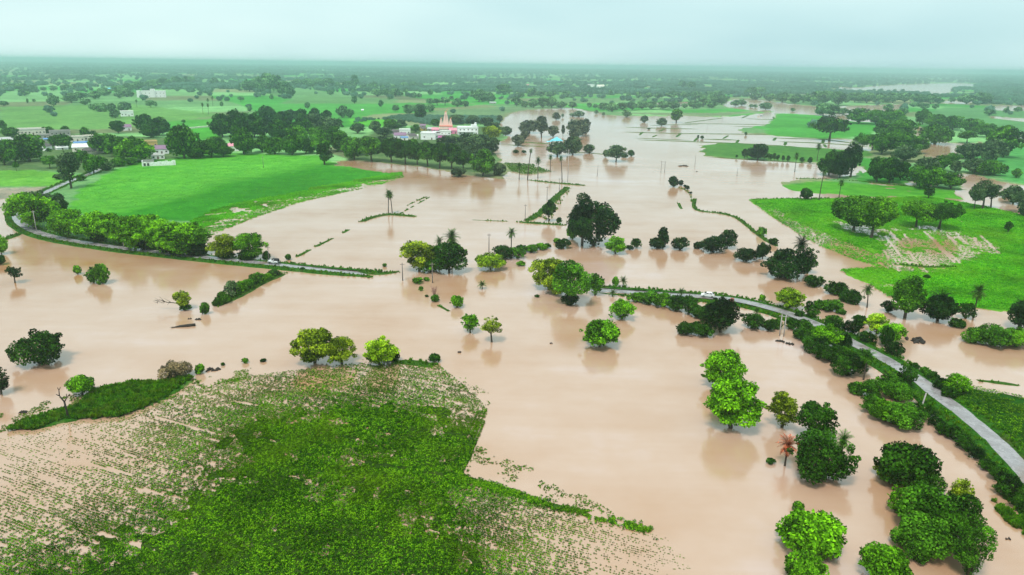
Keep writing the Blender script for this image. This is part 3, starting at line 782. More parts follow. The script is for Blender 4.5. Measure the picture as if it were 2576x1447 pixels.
for L, hw, hh, zz in bund_lines:
    if L[:, 1].mean() < 480: G.append(along(L, -hw, hw, hh - .1, 1.6 if hh > .2 else .8, zz - (.06 if hh < .2 else 0)))
G.append(np.column_stack([(p := loose([(2490,1262),(2530,1250),(2576,1290),(2640,1380),(2576,1345),(2530,1310)], 3000, 2, .42, 33)), np.zeros(len(p))]))
G.append(np.column_stack([(p := loose([(1352,545),(1390,505),(1440,470),(1425,492),(1400,530),(1385,556)], 1500, 4, .52, 34)), np.zeros(len(p))]))
G.append(np.column_stack([(p := loose([(1268,411),(1340,415),(1384,432),(1330,441),(1285,432)], 2500, 4, .35, 35)), np.full(len(p), .4)]))
G = np.vstack(G)
scatter('grass', G, rng.uniform(.5, 1.9, len(G)), rng.uniform(0, 6.28, len(G)), rng.integers(0, 4, len(G)), SRC_GRASS)
print('crop', n_crop, 'grass', len(G), 'field', len(P))
# ================================================================ TREES
TREE_COL = {'lime': (0.185, 0.34, 0.010), 'bright': (0.10, 0.30, 0.006), 'green': (0.068, 0.215, 0.005), 'mid': (0.044, 0.150, 0.007), 'dark': (0.019, 0.074, 0.004),
 'black': (0.009, 0.036, 0.004), 'olive': (0.15, 0.235, 0.010), 'dull': (0.055, 0.110, 0.040), 'grey': (0.075, 0.105, 0.055), 'dry': (0.16, 0.14, 0.07), 'red': (0.30, 0.075, 0.03), 'pink': (0.32, 0.17, 0.13), 'fern': (0.045, 0.115, 0.015)}
def crown_points(style, W, H, r):
    """lobes of a crown W wide whose foliage reaches from z0 to H: (centre, radii)"""
    lobes = []
    if style in ('broad', 'grove'):
        z0 = H * (.16 if style == 'grove' else -.02); n = int(r.integers(14, 19)); fr = (.12, .29); fl = .8
    elif style == 'feather':
        z0 = -H * .03; n = int(r.integers(15, 21)); fr = (.13, .23); fl = .55
    elif style == 'flat':
        z0 = H * .30; n = int(r.integers(12, 17)); fr = (.17, .25); fl = .5
    elif style == 'tall':
        z0 = H * .05; n = int(r.integers(14, 19)); fr = (.20, .34); fl = .95
    elif style == 'ball':
        z0 = H * .04; n = int(r.integers(18, 24)); fr = (.16, .24); fl = .8
    else:  # bush
        z0 = -0.1 * H; n = int(r.integers(11, 17)); fr = (.10, .26); fl = .95
    zc = (z0 + H) / 2; hz = (H - z0) / 2
    for i in range(n):
        th = 2 * math.pi * (i * .618 + r.uniform(0, .25)); 
        up = r.uniform(-.55, 1.0) if style != 'bush' else r.uniform(-.3, 1.0)
        k = math.sqrt(max(0, 1 - up * up * .9)) * r.uniform(.5, 1.12)
        if style == 'feather' and up < 0: k *= 1 + .55 * up
        rad = W * r.uniform(*fr)
        rz = min(rad * fl, hz * .85)
        x = math.cos(th) * k * max(.05, W / 2 - rad * .75); y = math.sin(th) * k * max(.05, W / 2 - rad * .75)
        z = zc + up * max(.05, hz - rz * .8)
        if style == 'flat': z = zc + (abs(up) * .8 - .15 - .5 * k * k) * hz * .9
        lobes.append((np.array([x, y, z]), np.array([rad, rad, rz])))
    for i in range(int(n * 1.5)):
        d = r.normal(size=3); d[2] = abs(d[2]) - .25; d /= np.linalg.norm(d)
        rad = W * r.uniform(.04, .10)
        q = r.uniform(.84, 1.14)
        lobes.append((np.array([d[0] * q * (W / 2 - rad * .5), d[1] * q * (W / 2 - rad * .5), zc + d[2] * q * (hz - rad * .4) * .95]), np.array([rad, rad, rad * .75])))
    lobes.append((np.array([0, 0, zc]), np.array([W * .27, W * .27, hz * .75])))
    return lobes
def crown_mesh(style, W, H, leaf, seed, cap=9000):
    r = np.random.default_rng(seed)
    lobes = crown_points(style, W, H, r)
    area = np.array([4 * math.pi * ((l[1][0] ** 1.6 * l[1][1] ** 1.6 + 2 * l[1][0] ** 1.6 * l[1][2] ** 1.6) / 3) ** (1 / 1.6) for l in lobes])
    n = int(min(cap, area.sum() / (leaf * leaf * .62) * 1.0))
    leaf = math.sqrt(area.sum() * 1.15 / (n * .62)) if n == cap else leaf
    cnt = np.maximum(6, (area / area.sum() * n).astype(int))
    Cn, Rd, T0 = [], [], []
    for (c, rad), k in zip(lobes, cnt):
        Cn.append(np.repeat(c[None], k, 0)); Rd.append(np.repeat(rad[None], k, 0)); T0.append(np.full(k, r.uniform(0, 1)))
    Cn = np.vstack(Cn); Rd = np.vstack(Rd); T0 = np.concatenate(T0); n = len(Cn)
    d = r.normal(size=(n, 3)); d /= np.linalg.norm(d, axis=1)[:, None]
    rim = {'feather': (.62, .55), 'flat': (.62, .55), 'ball': (.70, .45)}.get(style, (.70, .38))
    P = Cn + Rd * d * (rim[0] + rim[1] * r.random((n, 1)))
    # leave most of what would sit deep inside other lobes out
    deep = np.zeros(n, bool)
    for c, rad in lobes:
        deep |= (((P - c) / (rad * .62)) ** 2).sum(1) < 1
    keep = ~deep | (r.random(n) < .16)
    if style in ('bush', 'ball'): keep &= P[:, 2] > -.25
    P = P[keep]; d = d[keep]; T0 = T0[keep]; n = len(P)
    nrm = d * .75 + r.normal(size=(n, 3)) * .6 + np.array([0, 0, .30])
    nrm /= np.linalg.norm(nrm, axis=1)[:, None]
    u = r.normal(size=(n, 3))
    if style in ('feather', 'ball'): u = u * .6 + d * 1.0 + np.array([0, 0, -.25])
    u -= nrm * (u * nrm).sum(1)[:, None]; u /= np.linalg.norm(u, axis=1)[:, None] + 1e-9
    v = np.cross(nrm, u)
    l = leaf * r.uniform(.7, 1.3, (n, 1))
    lw = .34 if style in ('feather', 'flat', 'ball') else .46
    if style in ('feather', 'ball'): l = l * 1.25
    V = np.stack([P - u * l * .55, P + v * l * lw - nrm * l * .1, P + u * l * .55, P - v * l * lw - nrm * l * .1], 1).reshape(-1, 3)
    Q = np.arange(4 * n).reshape(n, 4)
    tint = np.clip(T0 * .55 + r.uniform(0, .55, n), 0, 1)
    return npmesh('crown', V, Q, M_LEAF, False, {'tint': ('FLOAT', np.repeat(tint, 4))}), lobes
def trunk_mesh(W, H, lobes, seed, style, rad=None, mat=None):
    r = np.random.default_rng(seed + 991)
    m = MB()
    rad = rad or max(.12, .028 * (W + H) / 2 + .06)
    zf = {'broad': .22, 'grove': .3, 'feather': .2, 'flat': .34, 'tall': .8, 'ball': .2, 'bush': .12}[style] * H
    lean = Vector((r.uniform(-.05, .05) * H, r.uniform(-.05, .05) * H, zf))
    m.tube([(0, 0, -1.0), (0, 0, .1), (lean.x * .4, lean.y * .4, zf * .5), tuple(lean)], [rad * 1.5, rad * 1.25, rad, rad * .8], 7)
    tops = sorted(lobes[:-1], key=lambda l: -l[1][0])[:7]
    for c, rr_ in tops:
        c = Vector(c); mid = lean.lerp(c, .5) + Vector((0, 0, -.06 * H))
        if style == 'bush': m.tube([(0, 0, -.3), tuple(mid), tuple(c)], [rad * .6, rad * .45, rad * .25], 5)
        else: m.tube([tuple(lean), tuple(mid), tuple(c)], [rad * .62, rad * .42, rad * .18], 5)
    return m.mesh('trunk', mat or M_BARK, True)
_cache = {}
def variant(style, k, big):
    """shared crown and trunk of a style, one metre wide and one high: enough for trees of few pixels"""
    key = (style, k, big)
    if key not in _cache:
        asp = {'broad': .85, 'grove': .95, 'feather': .8, 'flat': .75, 'tall': 2.0, 'ball': .8, 'bush': .62}[style]
        W = 10.0; H = W * asp
        me, lobes = crown_mesh(style, W, H, .55 if big else .8, 300 + 13 * k + len(style) * 7, 4200 if big else 1600)
        tr = trunk_mesh(W, H, lobes, k, style)
        s = Matrix.Diagonal((1 / W, 1 / W, 1 / H, 1))
        me.transform(s); tr.transform(s)
        _cache[key] = (me, tr)
    return _cache[key]
NAMES = {'grove': 'broad_leaved_tree', 'broad': 'broad_leaved_tree', 'feather': 'feathery_tree', 'flat': 'spreading_tree', 'tall': 'tall_tree', 'ball': 'rounded_tree', 'bush': 'bush'}
CATS = {'grove': 'tree', 'broad': 'tree', 'feather': 'tree', 'flat': 'tree', 'tall': 'tree', 'ball': 'tree', 'bush': 'bush'}
n_tree = 0
def tree(style, u, yb, wpx, hpx, col, label=None, group=None, seed=None):
    """a tree whose foot is seen at (u, yb), wpx wide and hpx high in the picture"""
    global n_tree
    n_tree += 1
    seed = seed if seed is not None else 1000 + n_tree
    r = np.random.default_rng(seed)
    mpp, ang, p = slant(u, yb)
    if style == 'bush' and wpx < 100: hpx = hpx * r.uniform(.82, 1.3)
    Wm = wpx * mpp; hm = hpx * mpp
    toy = p / np.linalg.norm(p)
    if style in ('bush', 'ball'):
        p = p + toy * Wm * .40
        Hm = max(.55 * Wm, (hm - .36 * Wm * math.sin(ang)) / math.cos(ang))
    else:
        Hm = max(.6 * Wm if style != 'tall' else Wm, (hm - .12 * Wm * math.sin(ang)) / math.cos(ang))
    z = max(ground_z(p[0], p[1]), 0) - .05
    o = empty(NAMES[style], (p[0], p[1], z), r.uniform(0, 6.28))
    near_px = wpx * 1024 / 2576
    if near_px > 15 and yb > 520:
        leaf = float(np.clip(1.2 * mpp * 2576 / 1024, .22, .6))
        me, lobes = crown_mesh(style, Wm, Hm, leaf, seed, 9000)
        c = link('foliage' if style == 'bush' else 'crown', me, None, o)
        t_ = link('stem' if style == 'bush' else 'trunk', trunk_mesh(Wm, Hm, lobes, seed, style), None, o)
    else:
        me, tr = variant(style, int(r.integers(0, 7)), near_px > 12)
        c = link('foliage' if style == 'bush' else 'crown', me, None, o); t_ = link('stem' if style == 'bush' else 'trunk', tr, None, o)
        c.scale = t_.scale = (Wm, Wm, Hm)
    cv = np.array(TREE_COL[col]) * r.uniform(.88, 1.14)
    if yb < 300: cv = cv * .5 + np.array((.075, .155, .075))  # far crowns paled: extra haze painted into the leaf colour
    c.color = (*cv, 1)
    tag(o, label, CATS[style], group)
    return o
# ---- palms
M_FROND = M_LEAF
def frond_mesh(L, droop, seed):
    r = np.random.default_rng(seed)
    V, Q, tint = [], [], []
    n = 9
    pts = [np.array([L * s * math.cos(droop * s * .75), 0, L * (.38 * s - (.55 + droop * .35) * s * s)]) for s in np.linspace(0, 1, n + 1)]
    for i in range(n):
        a, b_ = pts[i], pts[i + 1]; s = (i + .5) / n
        wl = L * .24 * math.sin(math.pi * min(1, .18 + s * .80)) + .04
        for sd_ in (-1, 1):
            for q in range(2):
                o = a + (b_ - a) * (q * .5)
                tip = o + np.array([wl * .55, sd_ * wl, -wl * r.uniform(.25, .7)])
                wdt = (b_ - a) * .34
                k = len(V); V += [o, o + wdt, tip + wdt * .2, tip]; Q.append((k, k + 1, k + 2, k + 3)); tint += [r.uniform(.1, .9)] * 4
        k = len(V); w_ = np.array([0, .035 * L * (1 - s) + .015, 0]); V += [a - w_, a + w_, b_ + w_ * .8, b_ - w_ * .8]; Q.append((k, k + 1, k + 2, k + 3)); tint += [.4] * 4
    return npmesh('frond', V, Q, M_LEAF, False, {'tint': ('FLOAT', tint)})
FRONDS = [frond_mesh(1.0, d_, 40 + i) for i, d_ in enumerate((.15, .5, .9))]
PCROWN = {}
def palm_dirs(n, r, low):
    o = []
    for i in range(n):
        el = R(78) - (R(78) + R(low)) * (i + .5) / n
        o.append((i * 2.39996 + r.uniform(-.25, .25), el + r.uniform(-.1, .1), int(np.clip(2 * (i / n) + r.uniform(0, .8), 0, 2)), r.uniform(.85, 1.12)))
    return o
def palm(u, yb, hpx, wpx, label=None, group=None, col='fern', lean=0.0, foot=True, n=None, low=55, seed=None):
    global n_tree
    n_tree += 1
    seed = seed or 5000 + n_tree
    r = np.random.default_rng(seed)
    mpp, ang, p = slant(u, yb)
    Lf = wpx * mpp * .56; H = hpx * mpp / math.cos(ang) - Lf * .55
    H = max(H, .3)
    z = max(ground_z(p[0], p[1]), 0)
    o = empty('palm_tree' if foot else 'palm_shrub', (p[0], p[1], z))
    tag(o, label, 'palm', group)
    tr = .13 + .007 * H
    tx, ty = lean * H, r.uniform(-.03, .03) * H
    m = MB().tube([(0, 0, -1.0), (0, 0, 0), (tx * .25, ty * .3, H * .4), (tx * .65, ty * .6, H * .75), (tx, ty, H)], [tr * 1.5, tr * 1.35, tr, tr * .9, tr * 1.15], 8)
    for i in range(1, int(min(24, H / .35))):
        zz = H * i / min(24, H / .35); s = zz / H
        m.tube([(tx * s ** 1.6, ty * s, zz - .04), (tx * s ** 1.6, ty * s, zz + .05)], [tr * (1.12 - .1 * s), tr * (1.22 - .1 * s)], 8)
    m.build('trunk', M_BARK, o, True)
    cv = np.array(TREE_COL[col]) * r.uniform(.85, 1.2)
    if wpx >= 21 and yb > 480:
        for az, el, ty_, sc in palm_dirs(n or 22, r, low):
            f = link('frond', FRONDS[ty_], None, o, (tx, ty, H))
            f.rotation_euler = (0, -el, az); f.scale = (Lf * sc,) * 3; f.color = (*(cv * r.uniform(.7, 1.3)), 1)
    else:
        k = int(r.integers(0, 3))
        if (k, low) not in PCROWN:
            V, Q, tt = [], [], []
            for az, el, ty_, sc in palm_dirs(26, np.random.default_rng(60 + k), low):
                me = FRONDS[ty_]; co = np.empty(len(me.vertices) * 3, np.float32); me.vertices.foreach_get('co', co); co = co.reshape(-1, 3) * sc
                Mx = np.array((Matrix.Rotation(az, 3, 'Z') @ Matrix.Rotation(-el, 3, 'Y')))
                td = np.empty(len(me.vertices), np.float32); me.attributes['tint'].data.foreach_get('value', td)
                b0 = sum(len(x) for x in V); V.append(co @ Mx.T); Q.append(np.arange(len(co)).reshape(-1, 4) + b0); tt.append(td)
            PCROWN[(k, low)] = npmesh('crown', np.vstack(V), np.vstack(Q), M_LEAF, False, {'tint': ('FLOAT', np.concatenate(tt))})
        c = link('crown', PCROWN[(k, low)], None, o, (tx, ty, H)); c.scale = (Lf, Lf, Lf); c.color = (*cv, 1)
        c.rotation_euler = (0, 0, r.uniform(0, 6))
    return o
ORD = ['', 'second', 'third', 'fourth', 'fifth', 'sixth', 'seventh', 'eighth', 'ninth', 'tenth', 'eleventh', 'twelfth', 'thirteenth', 'fourteenth', 'fifteenth']
def cluster(phrase, items, rest=None):
    """items that look alike in one row or clump: each told apart by its place among the others, from left to right"""
    its = sorted(items, key=lambda q: q[1])
    n = len(its)
    for i, it in enumerate(its):
        if n == 1: lb = phrase
        elif i == 0: lb = 'leftmost of the ' + phrase
        elif i == n - 1: lb = 'rightmost of the ' + phrase
        else: lb = ORD[i] + ', from left, of ' + phrase
        if it[0] == 'palm': palm(*it[1:5], label=lb, group=phrase, **(it[5] if len(it) > 5 else {}))
        else: tree(*it[:6], label=lb, group=phrase)
def one(label, style, u, yb, w_, h_, col): tree(style, u, yb, w_, h_, col, label)
# ---------------------------------------------------------------- trees and bushes standing in the near flood
one('large dark broad-leaved bush standing alone in the water at the left', 'bush', 106, 930, 122, 98, 'dark')
one('dark tree cut by the left edge of the picture above the grassy bank', 'broad', 3, 992, 48, 74, 'black')
one('round bright green tree standing on the grassy bank at the left', 'ball', 209, 1003, 64, 56, 'bright')
one('grey-olive twiggy shrub at the tip of the grassy bank', 'bush', 443, 960, 74, 58, 'dry')
cluster('small bushes in water between the twiggy shrub and the crop', [('bush', 504, 943, 25, 30, 'green'), ('bush', 561, 921, 11, 9, 'dark'), ('bush', 617, 916, 17, 17, 'green'), ('bush', 663, 912, 15, 10, 'black')])
one('larger of two yellow-green spreading trees beyond the crop field', 'feather', 792, 913, 106, 86, 'olive')
one('smaller right-hand one of two yellow-green trees beyond the crop field', 'feather', 860, 915, 78, 66, 'olive')
one('light yellow-green feathery tree on two stems beside a dark bush', 'feather', 955, 918, 84, 74, 'lime')
one('dark bush leaning against the light yellow-green feathery tree', 'bush', 990, 913, 30, 38, 'black')
one('dark round bush at the end of the low green strip', 'ball', 1093, 915, 28, 24, 'dark')
one('small green tree with a brown base standing in open water', 'feather', 1183, 837, 44, 50, 'green')
one('small forked tree in open water with a see-through crown', 'flat', 1237, 861, 52, 66, 'olive')
one('compact upright green bush in open water below the bare pinkish shrub', 'bush', 1150, 777, 36, 36, 'green')
one('round lime-green tree standing alone in the middle of the water', 'ball', 1508, 885, 98, 74, 'green')
one('bright glossy large-leaved bush in open water above the round lime tree', 'bush', 1563, 811, 68, 50, 'bright')
one('upper of two tall bright trees standing close in the water', 'feather', 1818, 972, 110, 90, 'bright')
one('lower and bigger of two tall bright trees standing close in the water', 'feather', 1838, 1076, 136, 128, 'bright')
one('thin pale yellow-green tree beside a dark round crown', 'feather', 1967, 1075, 78, 90, 'olive')
one('dark round-crowned tree beside the thin pale tree', 'broad', 2048, 1108, 90, 102, 'dark')
one('big dark leafy tree between a dead palm and a green palm', 'bush', 2054, 1230, 160, 134, 'dark')
one('tiny green bush in the water left of the dead palm', 'bush', 1938, 1170, 24, 16, 'dark')
one('tiny solitary bush in open water above the big round bright tree', 'bush', 2006, 1291, 28, 22, 'green')
one('big rounded bright green tree at the lower right in the water', 'ball', 2032, 1416, 162, 106, 'bright')
one('leafy tree at the lower edge just below the big rounded tree', 'ball', 2015, 1492, 96, 90, 'green')
one('dense round tree cut by the lower edge at the lower right', 'ball', 2212, 1490, 122, 106, 'green')
one('slender pale feathery tree rising behind the dark tree mass', 'feather', 2412, 1270, 58, 68, 'olive')
cluster('trees grown together in the large dark mass at the lower right', [('broad', 2275, 1215, 150, 98, 'dark'), ('bush', 2234, 1218, 72, 58, 'olive'), ('bush', 2312, 1245, 95, 66, 'mid'), ('bush', 2252, 1300, 52, 66, 'green'),
 ('broad', 2330, 1340, 150, 120, 'mid'), ('broad', 2404, 1345, 108, 104, 'dark'), ('bush', 2345, 1422, 160, 120, 'mid'), ('bush', 2275, 1394, 82, 52, 'mid'), ('bush', 2432, 1468, 92, 122, 'mid'), ('bush', 2300, 1425, 80, 50, 'mid')])
# ---------------------------------------------------------------- middle of the flood
one('spreading olive tree at the left of the clump behind the two poles', 'feather', 1055, 682, 92, 80, 'olive')
one('dense dark tree at the right of the clump behind the two poles', 'broad', 1130, 686, 86, 78, 'dark')
one('low light-green tree in front of the clump with the two palms', 'bush', 1088, 689, 64, 44, 'green')
one('sparse light-green bush below the tall bare pole', 'feather', 1234, 678, 72, 42, 'lime')
one('dark broad bush below the small single palm', 'bush', 1266, 656, 60, 46, 'dark')
cluster('low bushes on the drowned strip leading to the huge dark tree', [('bush', 1302, 654, 40, 26, 'mid'), ('bush', 1312, 636, 30, 22, 'dark'), ('bush', 1337, 638, 32, 20, 'mid'), ('bush', 1360, 631, 30, 14, 'green'), ('bush', 1376, 626, 20, 14, 'dark'), ('bush', 1401, 612, 18, 12, 'bright'), ('bush', 1413, 628, 42, 24, 'black')])
one('huge dark tree with a dense rounded crown in the middle of the flood', 'bush', 1492, 630, 132, 118, 'black')
one('taller dark crown rising at the left shoulder of the huge tree', 'tall', 1464, 618, 52, 130, 'black')
one('lighter leafy branch side growing at the left foot of the huge tree', 'bush', 1440, 605, 36, 48, 'mid')
one('bright green small tree at the right foot of the huge dark tree', 'feather', 1548, 638, 54, 44, 'bright')
one('small leaning tree between the bright small tree and a dark bush', 'feather', 1600, 625, 25, 28, 'dark')
one('low dark scrub beside the small leaning tree', 'bush', 1584, 630, 20, 13, 'black')
one('dark bush at the foot of a narrow dark tree', 'bush', 1653, 629, 46, 36, 'black')
one('narrow dark tree rising out of a dark bush', 'tall', 1667, 624, 26, 54, 'black')
one('isolated low dark bush between two taller dark clumps', 'bush', 1710, 632, 46, 27, 'black')
cluster('dark bushes and tree stepping up beyond the isolated bush', [('bush', 1757, 628, 26, 17, 'black'), ('bush', 1793, 641, 62, 40, 'black'), ('broad', 1829, 624, 48, 48, 'black')])
cluster('dark thicket trees where the curved dotted bund ends', [('bush', 1876, 663, 60, 28, 'black'), ('broad', 1918, 652, 36, 44, 'black'), ('bush', 1973, 708, 108, 78, 'black'), ('bush', 2030, 692, 46, 58, 'dark')])
cluster('light olive trees of the clump where the right-hand road sinks', [('feather', 1380, 724, 92, 76, 'olive'), ('feather', 1396, 742, 62, 52, 'olive')])
one('tall leafy tree with a clear trunk where the right-hand road sinks', 'grove', 1434, 768, 94, 110, 'mid')
one('dark scrub around the trunk of the tall leafy tree', 'bush', 1434, 771, 48, 18, 'black')
one('smaller tree at the very end of the sunken right-hand road', 'feather', 1497, 743, 46, 56, 'mid')
cluster('tiny leaf tufts above the water near the tall leafy tree', [('bush', 1310, 671, 22, 9, 'green'), ('bush', 1351, 749, 12, 5, 'dark'), ('bush', 1565, 746, 10, 5, 'dark'), ('bush', 1580, 753, 10, 5, 'dark')])
one('small bright shrub on the verge beside a shaggy palm shrub', 'bush', 1548, 721, 16, 19, 'green')
cluster('small green patches of shrub below the two road-end poles', [('bush', 1052, 716, 28, 8, 'green'), ('bush', 1073, 709, 16, 9, 'green'), ('bush', 1059, 733, 13, 10, 'green'), ('bush', 1073, 748, 10, 5, 'dark'), ('bush', 1094, 761, 22, 16, 'mid')])
one('small dark-green tree on the grassy bund junction', 'grove', 1380, 558, 34, 55, 'dark')
one('low palm-like bush on the bund right of the small tree', 'bush', 1406, 563, 15, 13, 'dark')
cluster('dark bushes dotted along the dashed line in the far water', [('bush', 1693, 472, 26, 22, 'black'), ('bush', 1713, 468, 13, 12, 'black'), ('bush', 1723, 471, 8, 6, 'black'), ('bush', 1729, 477, 11, 9, 'black'), ('bush', 1737, 488, 9, 7, 'black')])
one('small twiggy bush on the curved bund near its right end', 'bush', 1916, 595, 24, 20, 'mid')
one('round bush at the end of the curved bund', 'bush', 1946, 618, 24, 22, 'dark')
# ---------------------------------------------------------------- left water and road
cluster('bright feathery trees in the long row along the curved road', [('feather', 172, 600, 86, 72, 'bright'), ('feather', 240, 609, 92, 74, 'bright'), ('feather', 290, 614, 82, 76, 'bright'), ('feather', 340, 632, 94, 94, 'bright'), ('feather', 380, 618, 82, 76, 'bright'), ('feather', 415, 640, 84, 86, 'bright'), ('feather', 456, 645, 100, 86, 'bright'), ('feather', 490, 638, 78, 76, 'green')])
cluster('two feathery trees standing apart beside the road near the jeep', [('feather', 568, 651, 76, 64, 'olive'), ('feather', 632, 654, 80, 68, 'green')])
one('bright spreading tree in front at the bend of the road', 'feather', 88, 578, 110, 92, 'bright')
one('duller tree crown behind the bright tree at the road bend', 'feather', 100, 548, 104, 66, 'dull')
one('dark narrow tree right of the two crowns at the road bend', 'broad', 155, 541, 34, 52, 'dark')
cluster('dark shrubs under the trees between the road and the white water', [('bush', 250, 612, 40, 14, 'dark'), ('bush', 310, 622, 46, 16, 'dark'), ('bush', 380, 634, 56, 18, 'black'), ('bush', 440, 645, 60, 18, 'black'), ('bush', 500, 650, 56, 18, 'black'), ('bush', 570, 655, 40, 14, 'dark'), ('bush', 625, 660, 50, 14, 'dark')])
one('small rounded bush standing behind the jeep', 'bush', 671, 657, 19, 22, 'dark')
cluster('dark bushes at the left edge above the two-stemmed little tree', [('broad', 4, 640, 36, 50, 'green'), ('bush', 3, 668, 24, 20, 'dark')])
one('little dark tree on two bare stems in the left water', 'flat', 38, 712, 38, 44, 'black')
one('tiny round bush left of the double bush', 'bush', 196, 692, 19, 20, 'green')
one('lower left half of the double bush in the left water', 'bush', 237, 715, 40, 38, 'mid')
one('taller right half of the double bush in the left water', 'bush', 259, 717, 36, 52, 'green')
one('little ragged bush between the leaning tree and the hedge end', 'bush', 517, 793, 22, 27, 'mid')
cluster('scrubby bushes of the hedge running into the left water', [('bush', 548, 771, 26, 20, 'dark'), ('bush', 563, 767, 34, 36, 'mid'), ('bush', 585, 753, 38, 36, 'dull'), ('bush', 605, 742, 36, 32, 'green'), ('bush', 626, 730, 36, 30, 'mid'), ('bush', 647, 720, 36, 26, 'mid'), ('bush', 668, 708, 32, 20, 'green'), ('bush', 690, 698, 30, 16, 'dark')])
cluster('small weeds standing on the verge past the jeep', [('bush', 725, 655, 16, 12, 'mid'), ('bush', 762, 683, 14, 10, 'dark'), ('bush', 1042, 666, 10, 7, 'mid'), ('bush', 968, 672, 12, 10, 'mid')])
# ---------------------------------------------------------------- beside the right-hand road
cluster('bushes crowding the near side of the road below the white car', [('bush', 1602, 764, 44, 28, 'green'), ('bush', 1634, 770, 52, 36, 'mid'), ('bush', 1667, 778, 52, 36, 'green'), ('bush', 1701, 786, 54, 36, 'dark'), ('bush', 1732, 796, 52, 40, 'dark'), ('bush', 1766, 806, 56, 42, 'dark'), ('bush', 1802, 806, 62, 46, 'dark')])
one('dark tree drooping over the water below the white car', 'broad', 1812, 836, 98, 86, 'black')
cluster('low dark bushes in the water left of the drooping dark tree', [('bush', 1726, 848, 56, 40, 'dark'), ('bush', 1766, 852, 62, 40, 'dark')])
one('small dark rounded bush just behind the white car', 'bush', 1800, 757, 13, 10, 'black')
one('little twiggy shrub on the far verge right of the white car', 'bush', 1841, 764, 12, 12, 'pink')
one('small bright sprig on the far verge near the road bend', 'bush', 1917, 761, 17, 17, 'green')
cluster('bushes between the drooping dark tree and the twin poles', [('bush', 1893, 834, 66, 40, 'dark'), ('bush', 1932, 836, 34, 30, 'dark'), ('bush', 1950, 830, 30, 26, 'mid')])
one('yellow-green feathery tree on the far side of the road bend', 'feather', 1985, 776, 72, 52, 'lime')
cluster('bushes on the near roadside just past the twin poles', [('bush', 1990, 833, 40, 28, 'dark'), ('bush', 2022, 838, 40, 28, 'mid'), ('bush', 2020, 860, 48, 30, 'dark')])
one('bright feathery tree overhanging the near side of the road', 'feather', 2076, 870, 74, 56, 'bright')
cluster('dark bushes packed below the bright tree overhanging the road', [('bush', 2050, 892, 72, 44, 'dark'), ('bush', 2086, 917, 78, 50, 'dark'), ('bush', 2112, 905, 48, 34, 'mid'), ('bush', 2122, 882, 36, 34, 'black')])
cluster('dark leafy bushes around the green roadside palm', [('bush', 2130, 956, 82, 56, 'dark'), ('bush', 2167, 932, 52, 42, 'dark'), ('bush', 2155, 996, 50, 26, 'mid')])
cluster('glossy leafy bushes in the thicket left of the leaning roadside pole', [('bush', 2190, 1008, 62, 56, 'mid'), ('bush', 2232, 992, 72, 50, 'mid'), ('bush', 2277, 988, 52, 58, 'dark'), ('bush', 2256, 1020, 84, 52, 'mid'), ('bush', 2192, 1044, 62, 42, 'mid'), ('bush', 2222, 1068, 74, 56, 'green'), ('bush', 2266, 1088, 92, 62, 'mid'), ('bush', 2302, 1064, 52, 42, 'dark')])
cluster('dark bushes on the near verge below the leaning roadside pole', [('bush', 2338, 1052, 34, 30, 'dark'), ('bush', 2352, 1078, 38, 30, 'black'), ('bush', 2372, 1098, 44, 36, 'dark'), ('bush', 2398, 1112, 40, 34, 'dark'), ('bush', 2424, 1136, 46, 32, 'dark'), ('bush', 2452, 1160, 44, 30, 'black'), ('bush', 2480, 1188, 44, 30, 'dark'), ('bush', 2508, 1216, 46, 36, 'dark'), ('bush', 2532, 1258, 70, 50, 'dark'), ('bush', 2570, 1292, 66, 52, 'dark')])
cluster('bushes on the far verge before the rounded verge tree', [('bush', 2300, 932, 20, 22, 'dark'), ('bush', 2326, 946, 28, 22, 'mid'), ('bush', 2344, 962, 30, 24, 'dark'), ('bush', 2362, 986, 38, 36, 'black'), ('bush', 2386, 1008, 42, 30, 'dark')])
one('rounded bright tree on the far verge beside the dark crop', 'ball', 2402, 997, 60, 54, 'bright')
cluster('dark bushes on the far roadside before the yellow-green pair', [('bush', 2009, 801, 26, 17, 'dark'), ('bush', 2037, 804, 40, 40, 'dark'), ('bush', 2095, 834, 54, 32, 'dark'), ('bush', 2141, 847, 46, 36, 'black'), ('bush', 2178, 868, 52, 32, 'dark'), ('bush', 2226, 876, 32, 46, 'dark'), ('bush', 2246, 902, 44, 42, 'black')])
cluster('bright yellow-green pair of trees in the water beyond the road', [('feather', 2205, 840, 60, 52, 'lime'), ('feather', 2243, 862, 64, 50, 'bright')])
one('small dark bush behind the bright yellow-green pair', 'bush', 2160, 819, 40, 22, 'dark')
cluster('low leafy bushes spreading in the water beyond the road bend', [('bush', 2062, 781, 40, 20, 'mid'), ('bush', 2089, 788, 52, 24, 'mid'), ('bush', 2115, 793, 24, 12, 'mid')])
cluster('dark bushes in the water between the thicket and the slim palm', [('bush', 2045, 725, 50, 28, 'dark'), ('bush', 2103, 746, 56, 38, 'dark'), ('bush', 2139, 766, 54, 28, 'dark')])
one('tall loose tree at the lower edge of the flooded right field', 'tall', 2276, 800, 74, 106, 'mid')
one('dark bush at the left foot of the tall loose tree', 'bush', 2233, 789, 38, 30, 'black')
one('domed shaggy dark tree right of the tall loose tree', 'ball', 2357, 816, 80, 72, 'black')
one('dark trailing bush running out from the domed shaggy tree', 'bush', 2405, 827, 40, 19, 'dark')
one('dark cone-shaped bush at the foot of the thick palm', 'bush', 2428, 806, 42, 38, 'dark')
cluster('bright leafy trees in the water at the right edge', [('bush', 2446, 869, 62, 36, 'mid'), ('bush', 2492, 879, 92, 62, 'mid'), ('bush', 2552, 882, 80, 66, 'green')])
one('dark shaggy tree cut by the right edge', 'ball', 2566, 838, 64, 78, 'black')
